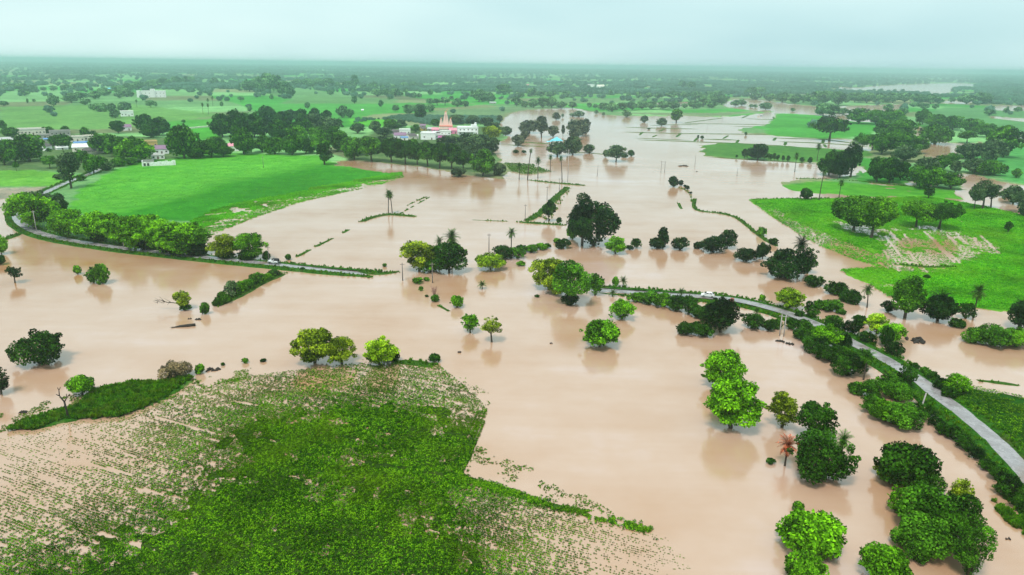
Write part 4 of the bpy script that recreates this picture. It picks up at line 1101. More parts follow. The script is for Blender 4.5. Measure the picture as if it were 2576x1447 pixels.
# ---------------------------------------------------------------- right field
one('darker rear crown of the great tree pair in the flooded right field', 'grove', 2147, 580, 112, 86, 'mid')
one('brighter front crown of the great tree pair in the flooded right field', 'grove', 2192, 599, 104, 104, 'green')
one('left lighter tree of the pair with leaning trunks in the right field', 'flat', 2304, 572, 88, 68, 'green')
one('right darker tree of the pair with leaning trunks in the right field', 'flat', 2362, 576, 94, 74, 'dark')
one('small lone bushy tree near the right edge of the right field', 'tall', 2535, 586, 18, 29, 'dark')
one('dark bush on the field edge left of a tall slim palm', 'bush', 2027, 505, 31, 24, 'dark')
one('low dark weed clump in the bright right field', 'bush', 2331, 703, 16, 7, 'dark')
one('small upright tree on the strip above the leaning-trunk pair', 'tall', 2335, 500, 23, 29, 'dark')
cluster('thin-trunked tall trees beyond the right field', [('flat', 2450, 527, 36, 62, 'dull'), ('flat', 2472, 526, 50, 82, 'dull'), ('flat', 2492, 524, 40, 66, 'dull')])
cluster('grey-green trees at the right edge beyond the right field', [('broad', 2548, 512, 60, 44, 'dull'), ('flat', 2562, 535, 44, 62, 'dull'), ('bush', 2530, 498, 30, 18, 'dull'), ('broad', 2574, 545, 30, 40, 'dull')])
# ---------------------------------------------------------------- groves on the right, beyond the field
cluster('dark round-crowned trees of the clump behind the slim palms', [('broad', 2085, 442, 58, 58, 'dark'), ('broad', 2112, 449, 56, 60, 'black'), ('tall', 2139, 448, 44, 86, 'black'), ('broad', 2098, 430, 44, 50, 'dark')])
cluster('dark trees right of that clump along the narrow flooded track', [('broad', 2205, 459, 50, 62, 'dark'), ('broad', 2236, 461, 62, 64, 'dark'), ('broad', 2264, 456, 44, 48, 'dark')])
cluster('grey-green trees of the right-hand grove nearest the field', [('broad', 2310, 467, 62, 48, 'mid'), ('broad', 2347, 472, 62, 50, 'mid'), ('broad', 2391, 477, 58, 42, 'mid'), ('broad', 2330, 442, 58, 46, 'dull'), ('broad', 2365, 432, 52, 40, 'mid'), ('bush', 2322, 479, 44, 34, 'mid')])
one('large lone round tree with branching trunk on the green far field', 'flat', 2086, 355, 84, 62, 'dark')
cluster('trees of the grove just right of the large lone tree', [('flat', 2168, 378, 48, 44, 'mid'), ('flat', 2194, 379, 44, 40, 'mid'), ('broad', 2228, 347, 62, 44, 'mid'), ('broad', 2265, 352, 80, 50, 'mid'), ('broad', 2217, 390, 62, 52, 'mid'), ('broad', 2260, 388, 72, 56, 'mid'), ('broad', 2302, 386, 54, 42, 'mid'), ('broad', 2275, 407, 62, 42, 'dull')])
cluster('dark rounded trees in the arc at the head of the pond', [('broad', 2160, 312, 62, 38, 'mid'), ('broad', 2202, 314, 52, 36, 'mid'), ('broad', 2242, 312, 58, 34, 'mid'), ('broad', 2320, 314, 36, 38, 'mid'), ('broad', 2352, 321, 54, 32, 'mid'), ('broad', 2396, 328, 58, 33, 'mid'), ('broad', 2442, 338, 58, 38, 'mid'), ('broad', 2482, 347, 52, 36, 'mid')])
one('bushy tree filling the middle of the pond in the grove', 'bush', 2350, 365, 84, 48, 'mid')
one('small tree standing in the pond near its right end', 'flat', 2432, 361, 44, 32, 'mid')
one('very large dark tree right of the pond', 'broad', 2522, 397, 76, 78, 'mid')
one('dark crown top rising behind the very large tree', 'broad', 2532, 347, 34, 30, 'mid')
cluster('grey-green trees at the near shore of the pond', [('bush', 2440, 404, 74, 38, 'dull'), ('bush', 2490, 410, 74, 42, 'dull'), ('bush', 2400, 409, 38, 19, 'mid'), ('bush', 2450, 440, 64, 32, 'dull'), ('bush', 2490, 445, 64, 36, 'mid'), ('broad', 2402, 436, 26, 30, 'dull')])
one('small round tree near the right edge beyond the pond', 'broad', 2556, 449, 24, 23, 'mid')
one('dark bushy tree on the flooded field edge below the paddies', 'broad', 1906, 403, 56, 40, 'black')
cluster('little trees in the row on the flooded bund', [('tall', 1938, 405, 10, 16, 'dark'), ('tall', 1947, 406, 9, 20, 'dark'), ('tall', 1956, 406, 9, 17, 'dark'), ('tall', 1969, 407, 8, 15, 'dark'), ('tall', 1982, 408, 9, 16, 'dark'), ('broad', 2017, 409, 13, 13, 'dark'), ('broad', 2037, 411, 13, 16, 'dark'), ('tall', 1853, 399, 6, 8, 'dark'), ('tall', 1872, 400, 14, 24, 'dark')])
# ---------------------------------------------------------------- far flood, middle
cluster('grey-green trees standing in the water left of the blue-roofed house', [('broad', 1332, 335, 50, 34, 'grey'), ('tall', 1362, 346, 30, 54, 'grey'), ('broad', 1391, 344, 29, 27, 'grey'), ('broad', 1320, 352, 22, 23, 'grey'), ('broad', 1303, 368, 33, 29, 'grey'), ('tall', 1416, 343, 9, 28, 'grey')])
cluster('grey-green trees standing in the water right of the blue-roofed house', [('broad', 1452, 342, 54, 42, 'grey'), ('tall', 1474, 331, 20, 32, 'grey'), ('broad', 1445, 351, 35, 28, 'grey')])
cluster('dull trees standing just below the blue-roofed house', [('broad', 1402, 394, 54, 38, 'dull'), ('broad', 1441, 390, 46, 46, 'dull')])
one('dark bush at the end of the strip below the blue-roofed house', 'bush', 1482, 387, 30, 26, 'dull')
one('spreading tree with many stems in open far water', 'flat', 1550, 407, 50, 42, 'dull')
cluster('low bushes either side of the many-stemmed tree in the far water', [('broad', 1524, 396, 15, 19, 'dull'), ('bush', 1587, 394, 18, 14, 'dark'), ('bush', 1570, 397, 16, 10, 'dark')])
one('dark upright tree standing alone at the paddy corner', 'tall', 1701, 309, 27, 34, 'mid')
one('low round tree left of the dark upright paddy tree', 'broad', 1664, 317, 29, 20, 'dull')
one('small pale bush in the water left of the low round tree', 'bush', 1620, 309, 21, 13, 'dull')
cluster('small grey trees in the uppermost flood water', [('broad', 1399, 302, 21, 19, 'grey'), ('tall', 1415, 297, 7, 11, 'grey'), ('bush', 1440, 294, 16, 8, 'grey'), ('bush', 1456, 295, 26, 14, 'grey'), ('broad', 1500, 287, 10, 10, 'grey'), ('broad', 1518, 291, 8, 9, 'grey')])
cluster('tiny bushes on the paddy bunds', [('broad', 1766, 350, 9, 9, 'dark'), ('tall', 1756, 349, 5, 9, 'dark'), ('broad', 1876, 341, 7, 9, 'dark'), ('bush', 1632, 326, 8, 3, 'dark'), ('bush', 1298, 386, 14, 7, 'dark'), ('bush', 1318, 386, 13, 7, 'dark')])
one('small round bush on the green strip north of the flood', 'broad', 1576, 295, 25, 18, 'mid')
# ---------------------------------------------------------------- the village grove, front to back
cluster('trees with bare trunks in the front row of the village grove', [('grove', 935, 407, 58, 60, 'mid'), ('grove', 985, 410, 54, 62, 'dark'), ('grove', 1020, 414, 54, 60, 'dark'), ('grove', 1050, 417, 46, 52, 'dark'), ('grove', 1076, 420, 56, 58, 'mid'), ('grove', 1106, 426, 56, 62, 'dark'), ('grove', 1136, 427, 56, 62, 'dark'), ('grove', 1166, 428, 46, 47, 'dark')])
one('yellow-topped tree at the water-side corner of the village grove', 'broad', 1215, 444, 66, 64, 'mid')
one('low dark bush tree at the very end of the village grove', 'bush', 1256, 445, 32, 30, 'dull')
one('low tree leaning over the water in front of the village grove', 'bush', 1153, 447, 42, 19, 'dull')
cluster('trees of the grove directly below the white two-storey house', [('broad', 1130, 382, 62, 40, 'dull'), ('broad', 1180, 387, 66, 50, 'dull'), ('broad', 1215, 392, 52, 52, 'dull'), ('broad', 1160, 405, 52, 44, 'dull'), ('broad', 1200, 412, 52, 46, 'dull'), ('flat', 1236, 362, 46, 46, 'olive'), ('broad', 1240, 388, 36, 40, 'dull')])
cluster('trees of the grove directly below the village houses', [('broad', 850, 382, 58, 48, 'mid'), ('broad', 886, 392, 52, 46, 'mid'), ('broad', 892, 403, 52, 50, 'mid'), ('broad', 925, 385, 48, 40, 'mid'), ('broad', 960, 378, 46, 34, 'dull'), ('broad', 1000, 385, 46, 36, 'mid'), ('broad', 1035, 388, 46, 36, 'mid'), ('broad', 1075, 390, 46, 34, 'dull'), ('broad', 1105, 395, 40, 34, 'mid')])
one('pointed dark tree standing alone at the corner of the bright field', 'tall', 817, 416, 38, 54, 'dark')
cluster('dark trees along the back edge of the bright field', [('broad', 660, 384, 50, 42, 'mid'), ('broad', 692, 389, 52, 44, 'mid'), ('broad', 736, 391, 56, 50, 'mid'), ('broad', 806, 387, 52, 50, 'mid'), ('broad', 770, 388, 44, 40, 'dark')])
cluster('dark rounded trees in mid grove left of the temple', [('broad', 660, 347, 62, 50, 'dark'), ('broad', 706, 350, 62, 50, 'dark'), ('broad', 745, 366, 62, 50, 'mid'), ('broad', 715, 370, 52, 42, 'dark'), ('broad', 762, 346, 52, 46, 'dark'), ('broad', 792, 337, 56, 50, 'dull'), ('broad', 832, 340, 62, 46, 'dull'), ('broad', 800, 365, 52, 44, 'mid'), ('broad', 845, 360, 48, 40, 'mid')])
cluster('dark trees along the top of the grove left of the temple', [('broad', 672, 312, 50, 44, 'dark'), ('broad', 712, 324, 50, 42, 'dark'), ('broad', 732, 302, 25, 26, 'dark'), ('broad', 759, 312, 34, 36, 'dark'), ('broad', 792, 303, 30, 30, 'dark'), ('broad', 821, 304, 28, 26, 'dark')])
one('dark round tree by itself above the grove with a smaller one beside it', 'broad', 862, 297, 31, 31, 'dark')
one('smaller dark tree touching the dark round tree above the grove', 'broad', 882, 298, 18, 23, 'dark')
cluster('greyish trees between the bright patch and the village houses', [('broad', 900, 337, 37, 26, 'dull'), ('broad', 945, 334, 30, 28, 'dull'), ('broad', 985, 330, 46, 26, 'mid'), ('broad', 1008, 322, 30, 20, 'dull'), ('broad', 1045, 334, 24, 20, 'mid'), ('broad', 968, 345, 40, 24, 'dull')])
one('dark round tree rising out of the orchard rows', 'broad', 1058, 301, 30, 27, 'dark')
one('small dark tree on the shore right of the temple', 'broad', 1272, 341, 31, 23, 'dull')
one('small tree above the shore at the end of the orchard', 'broad', 1257, 309, 15, 19, 'dull')
cluster('trees just behind the temple and the white two-storey house', [('broad', 1095, 318, 24, 18, 'mid'), ('broad', 1150, 314, 40, 18, 'dull'), ('broad', 1190, 313, 36, 18, 'dull'), ('broad', 1225, 322, 36, 26, 'dull'), ('broad', 1245, 335, 30, 26, 'dull')])
# ---------------------------------------------------------------- trees of the left-hand village
one('tall narrow dark tree beside the road at the left', 'tall', 180, 476, 46, 98, 'dull')
one('round tree by the road right of the tall narrow tree', 'broad', 237, 438, 46, 50, 'mid')
one('small dark tree behind the tall narrow roadside tree', 'broad', 206, 411, 32, 34, 'mid')
one('light green domed tree left of the ruined white wall', 'ball', 340, 413, 86, 60, 'green')
cluster('broad trees over the houses above the light green domed tree', [('broad', 265, 388, 66, 50, 'mid'), ('broad', 300, 395, 66, 50, 'mid'), ('broad', 331, 377, 44, 32, 'mid')])
cluster('dark trees standing above the houses in the left village', [('broad', 298, 337, 38, 32, 'dark'), ('broad', 365, 337, 48, 50, 'dark'), ('broad', 400, 342, 62, 44, 'dark'), ('broad', 380, 348, 48, 36, 'dark')])
cluster('broad trees in front of the left village houses', [('broad', 12, 417, 52, 52, 'mid'), ('broad', 40, 410, 60, 52, 'mid'), ('broad', 76, 408, 86, 68, 'mid'), ('broad', 20, 385, 50, 34, 'mid'), ('flat', 126, 425, 37, 32, 'mid'), ('broad', 157, 375, 56, 36, 'mid')])
cluster('small trees behind the left village at the field edge', [('broad', 28, 347, 42, 20, 'mid'), ('broad', 8, 328, 18, 24, 'mid'), ('broad', 215, 347, 24, 26, 'mid'), ('broad', 236, 346, 18, 16, 'mid'), ('broad', 165, 336, 20, 18, 'mid'), ('bush', 120, 338, 30, 10, 'mid')])
one('little tree on the green field left of the road', 'flat', 42, 432, 14, 24, 'mid')
cluster('bushes along the village road', [('bush', 272, 432, 36, 22, 'dull'), ('bush', 300, 422, 36, 22, 'mid'), ('bush', 330, 418, 34, 18, 'mid'), ('bush', 205, 458, 26, 14, 'mid'), ('bush', 150, 455, 26, 18, 'dull'), ('bush', 258, 420, 30, 20, 'mid')])
one('big ragged dark tree right of the ruined white wall', 'broad', 464, 400, 78, 84, 'mid')
cluster('leafy trees between the ragged dark tree and the pink hipped roof', [('broad', 505, 399, 52, 44, 'mid'), ('broad', 532, 396, 68, 44, 'mid'), ('broad', 562, 396, 50, 36, 'mid'), ('bush', 490, 402, 40, 22, 'dark'), ('broad', 545, 372, 44, 28, 'mid')])
cluster('great dark trees above the pink hipped roof', [('broad', 560, 346, 62, 58, 'dark'), ('broad', 592, 352, 62, 72, 'dark'), ('broad', 640, 346, 52, 58, 'dark'), ('broad', 614, 390, 58, 68, 'mid'), ('broad', 622, 330, 44, 46, 'dark')])
# ---------------------------------------------------------------- trees of the plain beyond, left to right
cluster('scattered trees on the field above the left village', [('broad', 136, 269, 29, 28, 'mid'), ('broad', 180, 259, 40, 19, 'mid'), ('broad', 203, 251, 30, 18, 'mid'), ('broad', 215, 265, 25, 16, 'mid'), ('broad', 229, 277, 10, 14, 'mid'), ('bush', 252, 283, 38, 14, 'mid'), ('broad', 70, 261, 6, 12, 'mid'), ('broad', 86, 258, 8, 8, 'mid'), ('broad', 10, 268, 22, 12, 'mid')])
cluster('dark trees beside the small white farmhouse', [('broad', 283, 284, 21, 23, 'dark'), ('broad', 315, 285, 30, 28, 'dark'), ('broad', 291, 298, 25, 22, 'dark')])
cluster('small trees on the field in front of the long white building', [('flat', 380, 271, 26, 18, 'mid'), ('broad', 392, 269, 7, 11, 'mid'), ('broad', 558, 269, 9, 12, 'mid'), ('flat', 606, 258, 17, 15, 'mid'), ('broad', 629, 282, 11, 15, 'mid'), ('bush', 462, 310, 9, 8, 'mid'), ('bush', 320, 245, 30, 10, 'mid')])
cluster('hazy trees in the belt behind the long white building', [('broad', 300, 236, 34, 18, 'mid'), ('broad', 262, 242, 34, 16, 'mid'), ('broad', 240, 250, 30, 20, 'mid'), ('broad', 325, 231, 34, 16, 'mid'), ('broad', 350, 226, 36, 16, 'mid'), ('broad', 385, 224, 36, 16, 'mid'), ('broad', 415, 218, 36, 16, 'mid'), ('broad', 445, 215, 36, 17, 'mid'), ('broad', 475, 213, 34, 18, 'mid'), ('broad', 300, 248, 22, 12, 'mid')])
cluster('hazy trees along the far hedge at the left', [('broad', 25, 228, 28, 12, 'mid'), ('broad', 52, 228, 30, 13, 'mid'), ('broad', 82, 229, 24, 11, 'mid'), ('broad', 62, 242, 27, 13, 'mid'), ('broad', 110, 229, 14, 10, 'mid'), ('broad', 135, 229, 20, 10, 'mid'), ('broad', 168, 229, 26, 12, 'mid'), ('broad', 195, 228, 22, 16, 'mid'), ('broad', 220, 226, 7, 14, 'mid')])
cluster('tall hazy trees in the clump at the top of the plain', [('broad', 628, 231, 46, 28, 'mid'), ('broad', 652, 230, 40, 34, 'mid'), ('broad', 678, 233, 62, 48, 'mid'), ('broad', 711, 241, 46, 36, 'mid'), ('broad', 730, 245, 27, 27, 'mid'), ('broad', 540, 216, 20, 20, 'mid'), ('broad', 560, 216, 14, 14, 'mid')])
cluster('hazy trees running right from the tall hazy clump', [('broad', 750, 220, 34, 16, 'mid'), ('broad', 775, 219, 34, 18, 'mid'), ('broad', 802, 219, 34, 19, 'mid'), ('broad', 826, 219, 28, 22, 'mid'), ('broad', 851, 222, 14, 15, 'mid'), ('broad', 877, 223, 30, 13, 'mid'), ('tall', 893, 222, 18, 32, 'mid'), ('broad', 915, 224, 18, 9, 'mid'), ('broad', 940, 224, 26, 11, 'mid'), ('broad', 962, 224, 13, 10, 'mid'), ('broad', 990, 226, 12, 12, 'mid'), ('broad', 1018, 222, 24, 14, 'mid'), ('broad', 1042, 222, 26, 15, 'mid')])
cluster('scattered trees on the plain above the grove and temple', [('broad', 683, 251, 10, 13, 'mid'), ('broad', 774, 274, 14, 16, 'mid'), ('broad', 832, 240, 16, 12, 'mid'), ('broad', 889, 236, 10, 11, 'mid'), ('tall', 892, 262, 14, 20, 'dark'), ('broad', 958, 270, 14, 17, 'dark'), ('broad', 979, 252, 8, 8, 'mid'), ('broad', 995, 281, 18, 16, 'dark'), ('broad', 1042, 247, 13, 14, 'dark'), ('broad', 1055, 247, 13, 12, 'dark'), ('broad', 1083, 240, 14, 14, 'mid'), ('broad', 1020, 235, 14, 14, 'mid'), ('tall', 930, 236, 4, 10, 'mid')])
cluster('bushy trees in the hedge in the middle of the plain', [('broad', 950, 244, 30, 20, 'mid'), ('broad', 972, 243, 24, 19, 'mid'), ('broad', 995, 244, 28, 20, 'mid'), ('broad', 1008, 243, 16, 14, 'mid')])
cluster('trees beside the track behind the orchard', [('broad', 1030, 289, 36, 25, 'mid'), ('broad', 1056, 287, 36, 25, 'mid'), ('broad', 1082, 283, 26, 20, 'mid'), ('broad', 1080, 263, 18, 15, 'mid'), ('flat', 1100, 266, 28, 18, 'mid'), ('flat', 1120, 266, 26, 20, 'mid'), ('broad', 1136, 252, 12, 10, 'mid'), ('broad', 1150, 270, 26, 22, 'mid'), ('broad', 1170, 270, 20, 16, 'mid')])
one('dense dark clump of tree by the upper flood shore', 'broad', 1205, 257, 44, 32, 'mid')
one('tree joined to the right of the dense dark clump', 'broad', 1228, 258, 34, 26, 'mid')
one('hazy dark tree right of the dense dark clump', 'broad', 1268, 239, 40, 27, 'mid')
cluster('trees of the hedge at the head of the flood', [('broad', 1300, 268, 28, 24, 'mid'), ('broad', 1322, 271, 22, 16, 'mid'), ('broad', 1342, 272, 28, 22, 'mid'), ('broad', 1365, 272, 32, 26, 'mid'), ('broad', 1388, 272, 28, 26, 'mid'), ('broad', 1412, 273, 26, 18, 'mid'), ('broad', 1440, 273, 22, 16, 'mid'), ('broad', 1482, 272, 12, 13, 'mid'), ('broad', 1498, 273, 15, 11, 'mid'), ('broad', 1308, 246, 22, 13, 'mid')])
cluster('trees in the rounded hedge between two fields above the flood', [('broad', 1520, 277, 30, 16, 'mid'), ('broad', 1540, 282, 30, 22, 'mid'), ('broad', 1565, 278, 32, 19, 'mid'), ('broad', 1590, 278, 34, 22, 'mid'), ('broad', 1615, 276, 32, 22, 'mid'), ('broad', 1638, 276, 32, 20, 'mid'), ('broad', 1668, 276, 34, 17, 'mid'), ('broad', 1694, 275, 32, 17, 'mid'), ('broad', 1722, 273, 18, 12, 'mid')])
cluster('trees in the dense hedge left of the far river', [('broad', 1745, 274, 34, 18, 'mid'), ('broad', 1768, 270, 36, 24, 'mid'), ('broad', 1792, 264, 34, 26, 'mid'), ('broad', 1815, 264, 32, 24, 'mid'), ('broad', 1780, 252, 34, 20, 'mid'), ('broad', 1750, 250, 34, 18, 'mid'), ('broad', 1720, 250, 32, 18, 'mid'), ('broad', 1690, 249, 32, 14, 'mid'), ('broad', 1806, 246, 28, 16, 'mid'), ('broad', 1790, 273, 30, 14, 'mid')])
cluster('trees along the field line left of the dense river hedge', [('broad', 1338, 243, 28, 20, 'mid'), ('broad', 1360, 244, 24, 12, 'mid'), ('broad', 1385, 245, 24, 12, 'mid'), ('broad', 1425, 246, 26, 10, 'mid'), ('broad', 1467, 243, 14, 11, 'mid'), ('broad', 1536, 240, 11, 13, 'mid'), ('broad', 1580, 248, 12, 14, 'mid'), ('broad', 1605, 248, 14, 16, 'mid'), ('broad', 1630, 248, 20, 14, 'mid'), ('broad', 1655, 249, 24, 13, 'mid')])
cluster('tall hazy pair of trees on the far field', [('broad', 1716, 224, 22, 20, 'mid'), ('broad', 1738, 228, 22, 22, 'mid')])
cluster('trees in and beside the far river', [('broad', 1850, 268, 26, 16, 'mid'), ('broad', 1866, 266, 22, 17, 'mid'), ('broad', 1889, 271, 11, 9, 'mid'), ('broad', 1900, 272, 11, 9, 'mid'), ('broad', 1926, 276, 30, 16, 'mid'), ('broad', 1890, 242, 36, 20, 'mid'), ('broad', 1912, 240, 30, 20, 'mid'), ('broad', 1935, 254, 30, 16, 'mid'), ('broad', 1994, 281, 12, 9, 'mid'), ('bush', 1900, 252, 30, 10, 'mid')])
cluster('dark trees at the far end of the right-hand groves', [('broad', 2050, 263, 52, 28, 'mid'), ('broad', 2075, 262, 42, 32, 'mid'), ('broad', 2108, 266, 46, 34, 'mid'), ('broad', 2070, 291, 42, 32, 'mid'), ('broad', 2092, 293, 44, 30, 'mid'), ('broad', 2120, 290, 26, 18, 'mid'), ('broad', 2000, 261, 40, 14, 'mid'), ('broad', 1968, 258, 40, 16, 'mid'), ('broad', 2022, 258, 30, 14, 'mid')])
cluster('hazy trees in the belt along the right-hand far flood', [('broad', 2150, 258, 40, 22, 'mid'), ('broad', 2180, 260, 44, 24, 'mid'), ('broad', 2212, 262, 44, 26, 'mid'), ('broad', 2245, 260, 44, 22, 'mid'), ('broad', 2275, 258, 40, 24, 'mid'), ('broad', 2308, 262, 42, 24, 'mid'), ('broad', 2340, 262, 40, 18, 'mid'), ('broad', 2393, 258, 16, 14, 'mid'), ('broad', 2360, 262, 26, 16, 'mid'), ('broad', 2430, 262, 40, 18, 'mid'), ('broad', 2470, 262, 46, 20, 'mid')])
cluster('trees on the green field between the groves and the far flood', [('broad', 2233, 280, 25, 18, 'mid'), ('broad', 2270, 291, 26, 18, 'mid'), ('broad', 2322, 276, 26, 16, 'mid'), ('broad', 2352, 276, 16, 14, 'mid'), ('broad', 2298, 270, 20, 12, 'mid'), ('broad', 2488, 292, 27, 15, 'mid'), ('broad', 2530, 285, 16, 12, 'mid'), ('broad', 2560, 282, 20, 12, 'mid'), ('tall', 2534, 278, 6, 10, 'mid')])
# ---------------------------------------------------------------- palms
palm(977, 538, 57, 27, 'left palm of two growing together on the bund', 'two palms growing together on the bund', lean=.05, n=26)
palm(987, 540, 56, 21, 'right palm of two growing together on the bund', 'two palms growing together on the bund', lean=-.08, n=20)
palm(1137, 668, 84, 46, 'shaggy palm crown standing over the dark tree clump', n=32, low=70)
palm(1106, 668, 68, 30, 'smaller palm crown in the middle of the dark tree clump', n=22)
palm(1286, 640, 62, 30, 'single palm rising behind a dark broad bush in mid water', n=24)
palm(1213, 727, 17, 26, 'low palm shrub standing by itself in open water', foot=False, n=18, low=5)
palm(2007, 690, 88, 46, 'shaggy palm crown rising out of the dark thicket', n=28, col='black')
palm(1567, 722, 23, 27, 'shaggy palm shrub at the sunken end of the right road', foot=False, n=20, low=30)
palm(1541, 745, 15, 24, 'drooping palm shrub in the water below the sunken road end', foot=False, n=16, low=20)
palm(1672, 753, 17, 21, 'upper palm shrub among bushes left of the white car', foot=False, n=16, low=10)
palm(1713, 750, 22, 22, 'palm shrub close to the front of the white car', foot=False, n=18, low=10)
palm(1902, 802, 25, 26, 'small palm shrub on the near verge after the drooping tree', foot=False, n=18, low=10)
palm(2181, 774, 55, 33, 'slim leaning palm standing in water right of the bushes', lean=-.10, n=26)
palm(2448, 800, 80, 44, 'thick shaggy palm on the edge of the right field', lean=.02, n=36, low=75)
palm(2357, 800, 62, 52, 'palm crown hanging over the domed shaggy tree', n=34, low=80, col='black')
palm(2562, 822, 66, 54, 'palm cut by the right edge above leafy trees', n=34, low=75, col='black')
palm(2172, 956, 72, 42, 'green palm among bushes on the near side of the road', n=26, col='mid')
palm(1974, 1172, 66, 58, 'dead red-brown palm in the water beside the big leafy tree', n=22, low=60, col='red', lean=.03)
palm(2110, 1178, 84, 52, 'green palm with drooping fronds behind the big leafy tree', n=24, low=70, col='mid')
cluster('thin tall palms beside the green islet', [('palm', 1306, 452, 39, 19), ('palm', 1327, 454, 77, 13, {'lean': .10}), ('palm', 1353, 449, 50, 20), ('palm', 1384, 434, 42, 15), ('palm', 1414, 461, 66, 15, {'lean': -.08})])
cluster('slim palms on the strip above the right field', [('palm', 2060, 505, 78, 22, {'lean': .05}), ('palm', 2110, 500, 46, 20, {'lean': .03})])
palm(2055, 407, 42, 19, 'slim palm on the green strip below the paddies')
palm(1999, 433, 46, 19, 'slim palm standing in water below the little bund trees')
cluster('palms poking out of the dark clump behind the slim palms', [('palm', 2090, 430, 52, 20), ('palm', 2110, 432, 50, 18)])
cluster('far palms in the group on the field above the grove', [('palm', 511, 288, 26, 10), ('palm', 525, 289, 26, 10), ('palm', 524, 268, 18, 9), ('palm', 536, 268, 23, 9)])
palm(345, 271, 18, 8, 'far palm left of the small trees before the white building')
cluster('little palms beside the dark bushy tree below the paddies', [('palm', 1880, 400, 24, 9), ('palm', 1922, 402, 18, 9), ('palm', 1933, 403, 15, 8)])
# ---------------------------------------------------------------- odd woody things
def limb(m, a, b_, r0, r1, bend=(0, 0, 0), n=5):
    a = Vector(a); b_ = Vector(b_); mid = a.lerp(b_, .5) + Vector(bend)
    m.tube([a, mid, b_], [r0, (r0 + r1) / 2, r1], n)
def place(u, v):
    mpp, ang, p = slant(u, v)
    return mpp, p, max(ground_z(p[0], p[1]), 0)
# pollarded dead tree on the bank
mpp, p, z = place(172, 1056)
o = tag(empty('bare_tree', (p[0], p[1], z)), 'bare forked tree with cut-off limbs on the grassy bank', 'tree')
m = MB(); s = mpp
m.tube([(0, 0, -.5), (-.2 * s, 0, 20 * s), (-2 * s, 0, 46 * s)], [3 * s, 2.3 * s, 2.2 * s], 8)
m.build('trunk', M_DEBRIS, o, True)
for a, c, r0 in [((-2, 0, 44), (-13, 2, 60), 2), ((-2, 0, 44), (8, -2, 58), 1.7), ((-13, 2, 60), (-21, 3, 63), 1.4), ((-13, 2, 60), (-12, 3, 75), 1.5), ((8, -2, 58), (6, 1, 66), 1.2), ((8, -2, 58), (16, -2, 67), 1.1), ((-12, 3, 75), (-8, 4, 82), 1.0), ((-12, 3, 75), (-15, 3, 82), 1.0)]:
    m = MB(); limb(m, [q * s for q in a], [q * s for q in c], r0 * s, r0 * .7 * s, (0, 0, -.6 * s)); m.build('limb', M_DEBRIS, o, True)
# half-fallen tree with a long bare bough
mpp, p, z = place(464, 779); s = mpp
o = tag(empty('leaning_tree', (p[0], p[1], 0)), 'leaning tree with a long bare bough reaching left over the water', 'tree')
m = MB(); m.tube([(2 * s, 0, -1), (0, 0, 4 * s), (-4 * s, 0, 16 * s)], [4.5 * s, 3.5 * s, 2.5 * s], 8); m.build('trunk', M_BARK, o, True)
m = MB(); limb(m, (-2 * s, 0, 12 * s), (-40 * s, -4 * s, 20 * s), 1.6 * s, 1.0 * s, (0, 0, 2 * s)); limb(m, (-40 * s, -4 * s, 20 * s), (-72 * s, -8 * s, 24 * s), 1.0 * s, .3 * s, (0, 0, 5 * s))
r_ = np.random.default_rng(5)
for i in range(14):
    x = -r_.uniform(30, 68); limb(m, (x * s, -4 * s, 21 * s), ((x - r_.uniform(4, 14)) * s, r_.uniform(-10, 6) * s, r_.uniform(12, 36) * s), .6 * s, .15 * s)
m.build('bough', M_BARK, o, True)
m = MB(); limb(m, (-2 * s, 0, 14 * s), (20 * s, 2 * s, 28 * s), 1.8 * s, .6 * s); limb(m, (-3 * s, 0, 15 * s), (-6 * s, 4 * s, 34 * s), 2 * s, .7 * s); limb(m, (0, 0, 8 * s), (14 * s, -6 * s, 6 * s), 1.6 * s, .5 * s); m.build('limb', M_BARK, o, True)
me, lb = crown_mesh('feather', 46 * s, 44 * s, .34, 77, 2600); c = link('crown', me, None, o, (-4 * s, 2 * s, 4 * s)); c.color = (*TREE_COL['olive'], 1)
me, lb = crown_mesh('bush', 26 * s, 14 * s, .34, 78, 900); c = link('foliage', me, None, o, (4 * s, -2 * s, 0)); c.color = (*TREE_COL['dark'], 1)
# leafless pinkish shrub
mpp, p, z = place(1093, 742); s = mpp
o = tag(empty('bare_shrub', (p[0], p[1], 0)), 'bare pinkish twiggy shrub standing in the muddy water', 'shrub')
m = MB(); r_ = np.random.default_rng(8)
for i in range(26):
    a = r_.uniform(0, 6.28); d = r_.uniform(2, 12); t_ = (math.cos(a) * d * s, math.sin(a) * d * s, r_.uniform(12, 25) * s)
    limb(m, (0, 0, -.3), t_, .35 * s, .12 * s, (0, 0, -2 * s), 4)
    for k in range(5):
        q = Vector(t_) * r_.uniform(.45, 1); limb(m, q, q + Vector((r_.uniform(-5, 5) * s, r_.uniform(-5, 5) * s, r_.uniform(1, 6) * s)), .18 * s, .08 * s, (0, 0, 0), 3)
M_TWIG = bark_material('pink_twig', (0.22, 0.10, 0.075), (0.36, 0.20, 0.16))
m.build('twigs', M_TWIG, o)
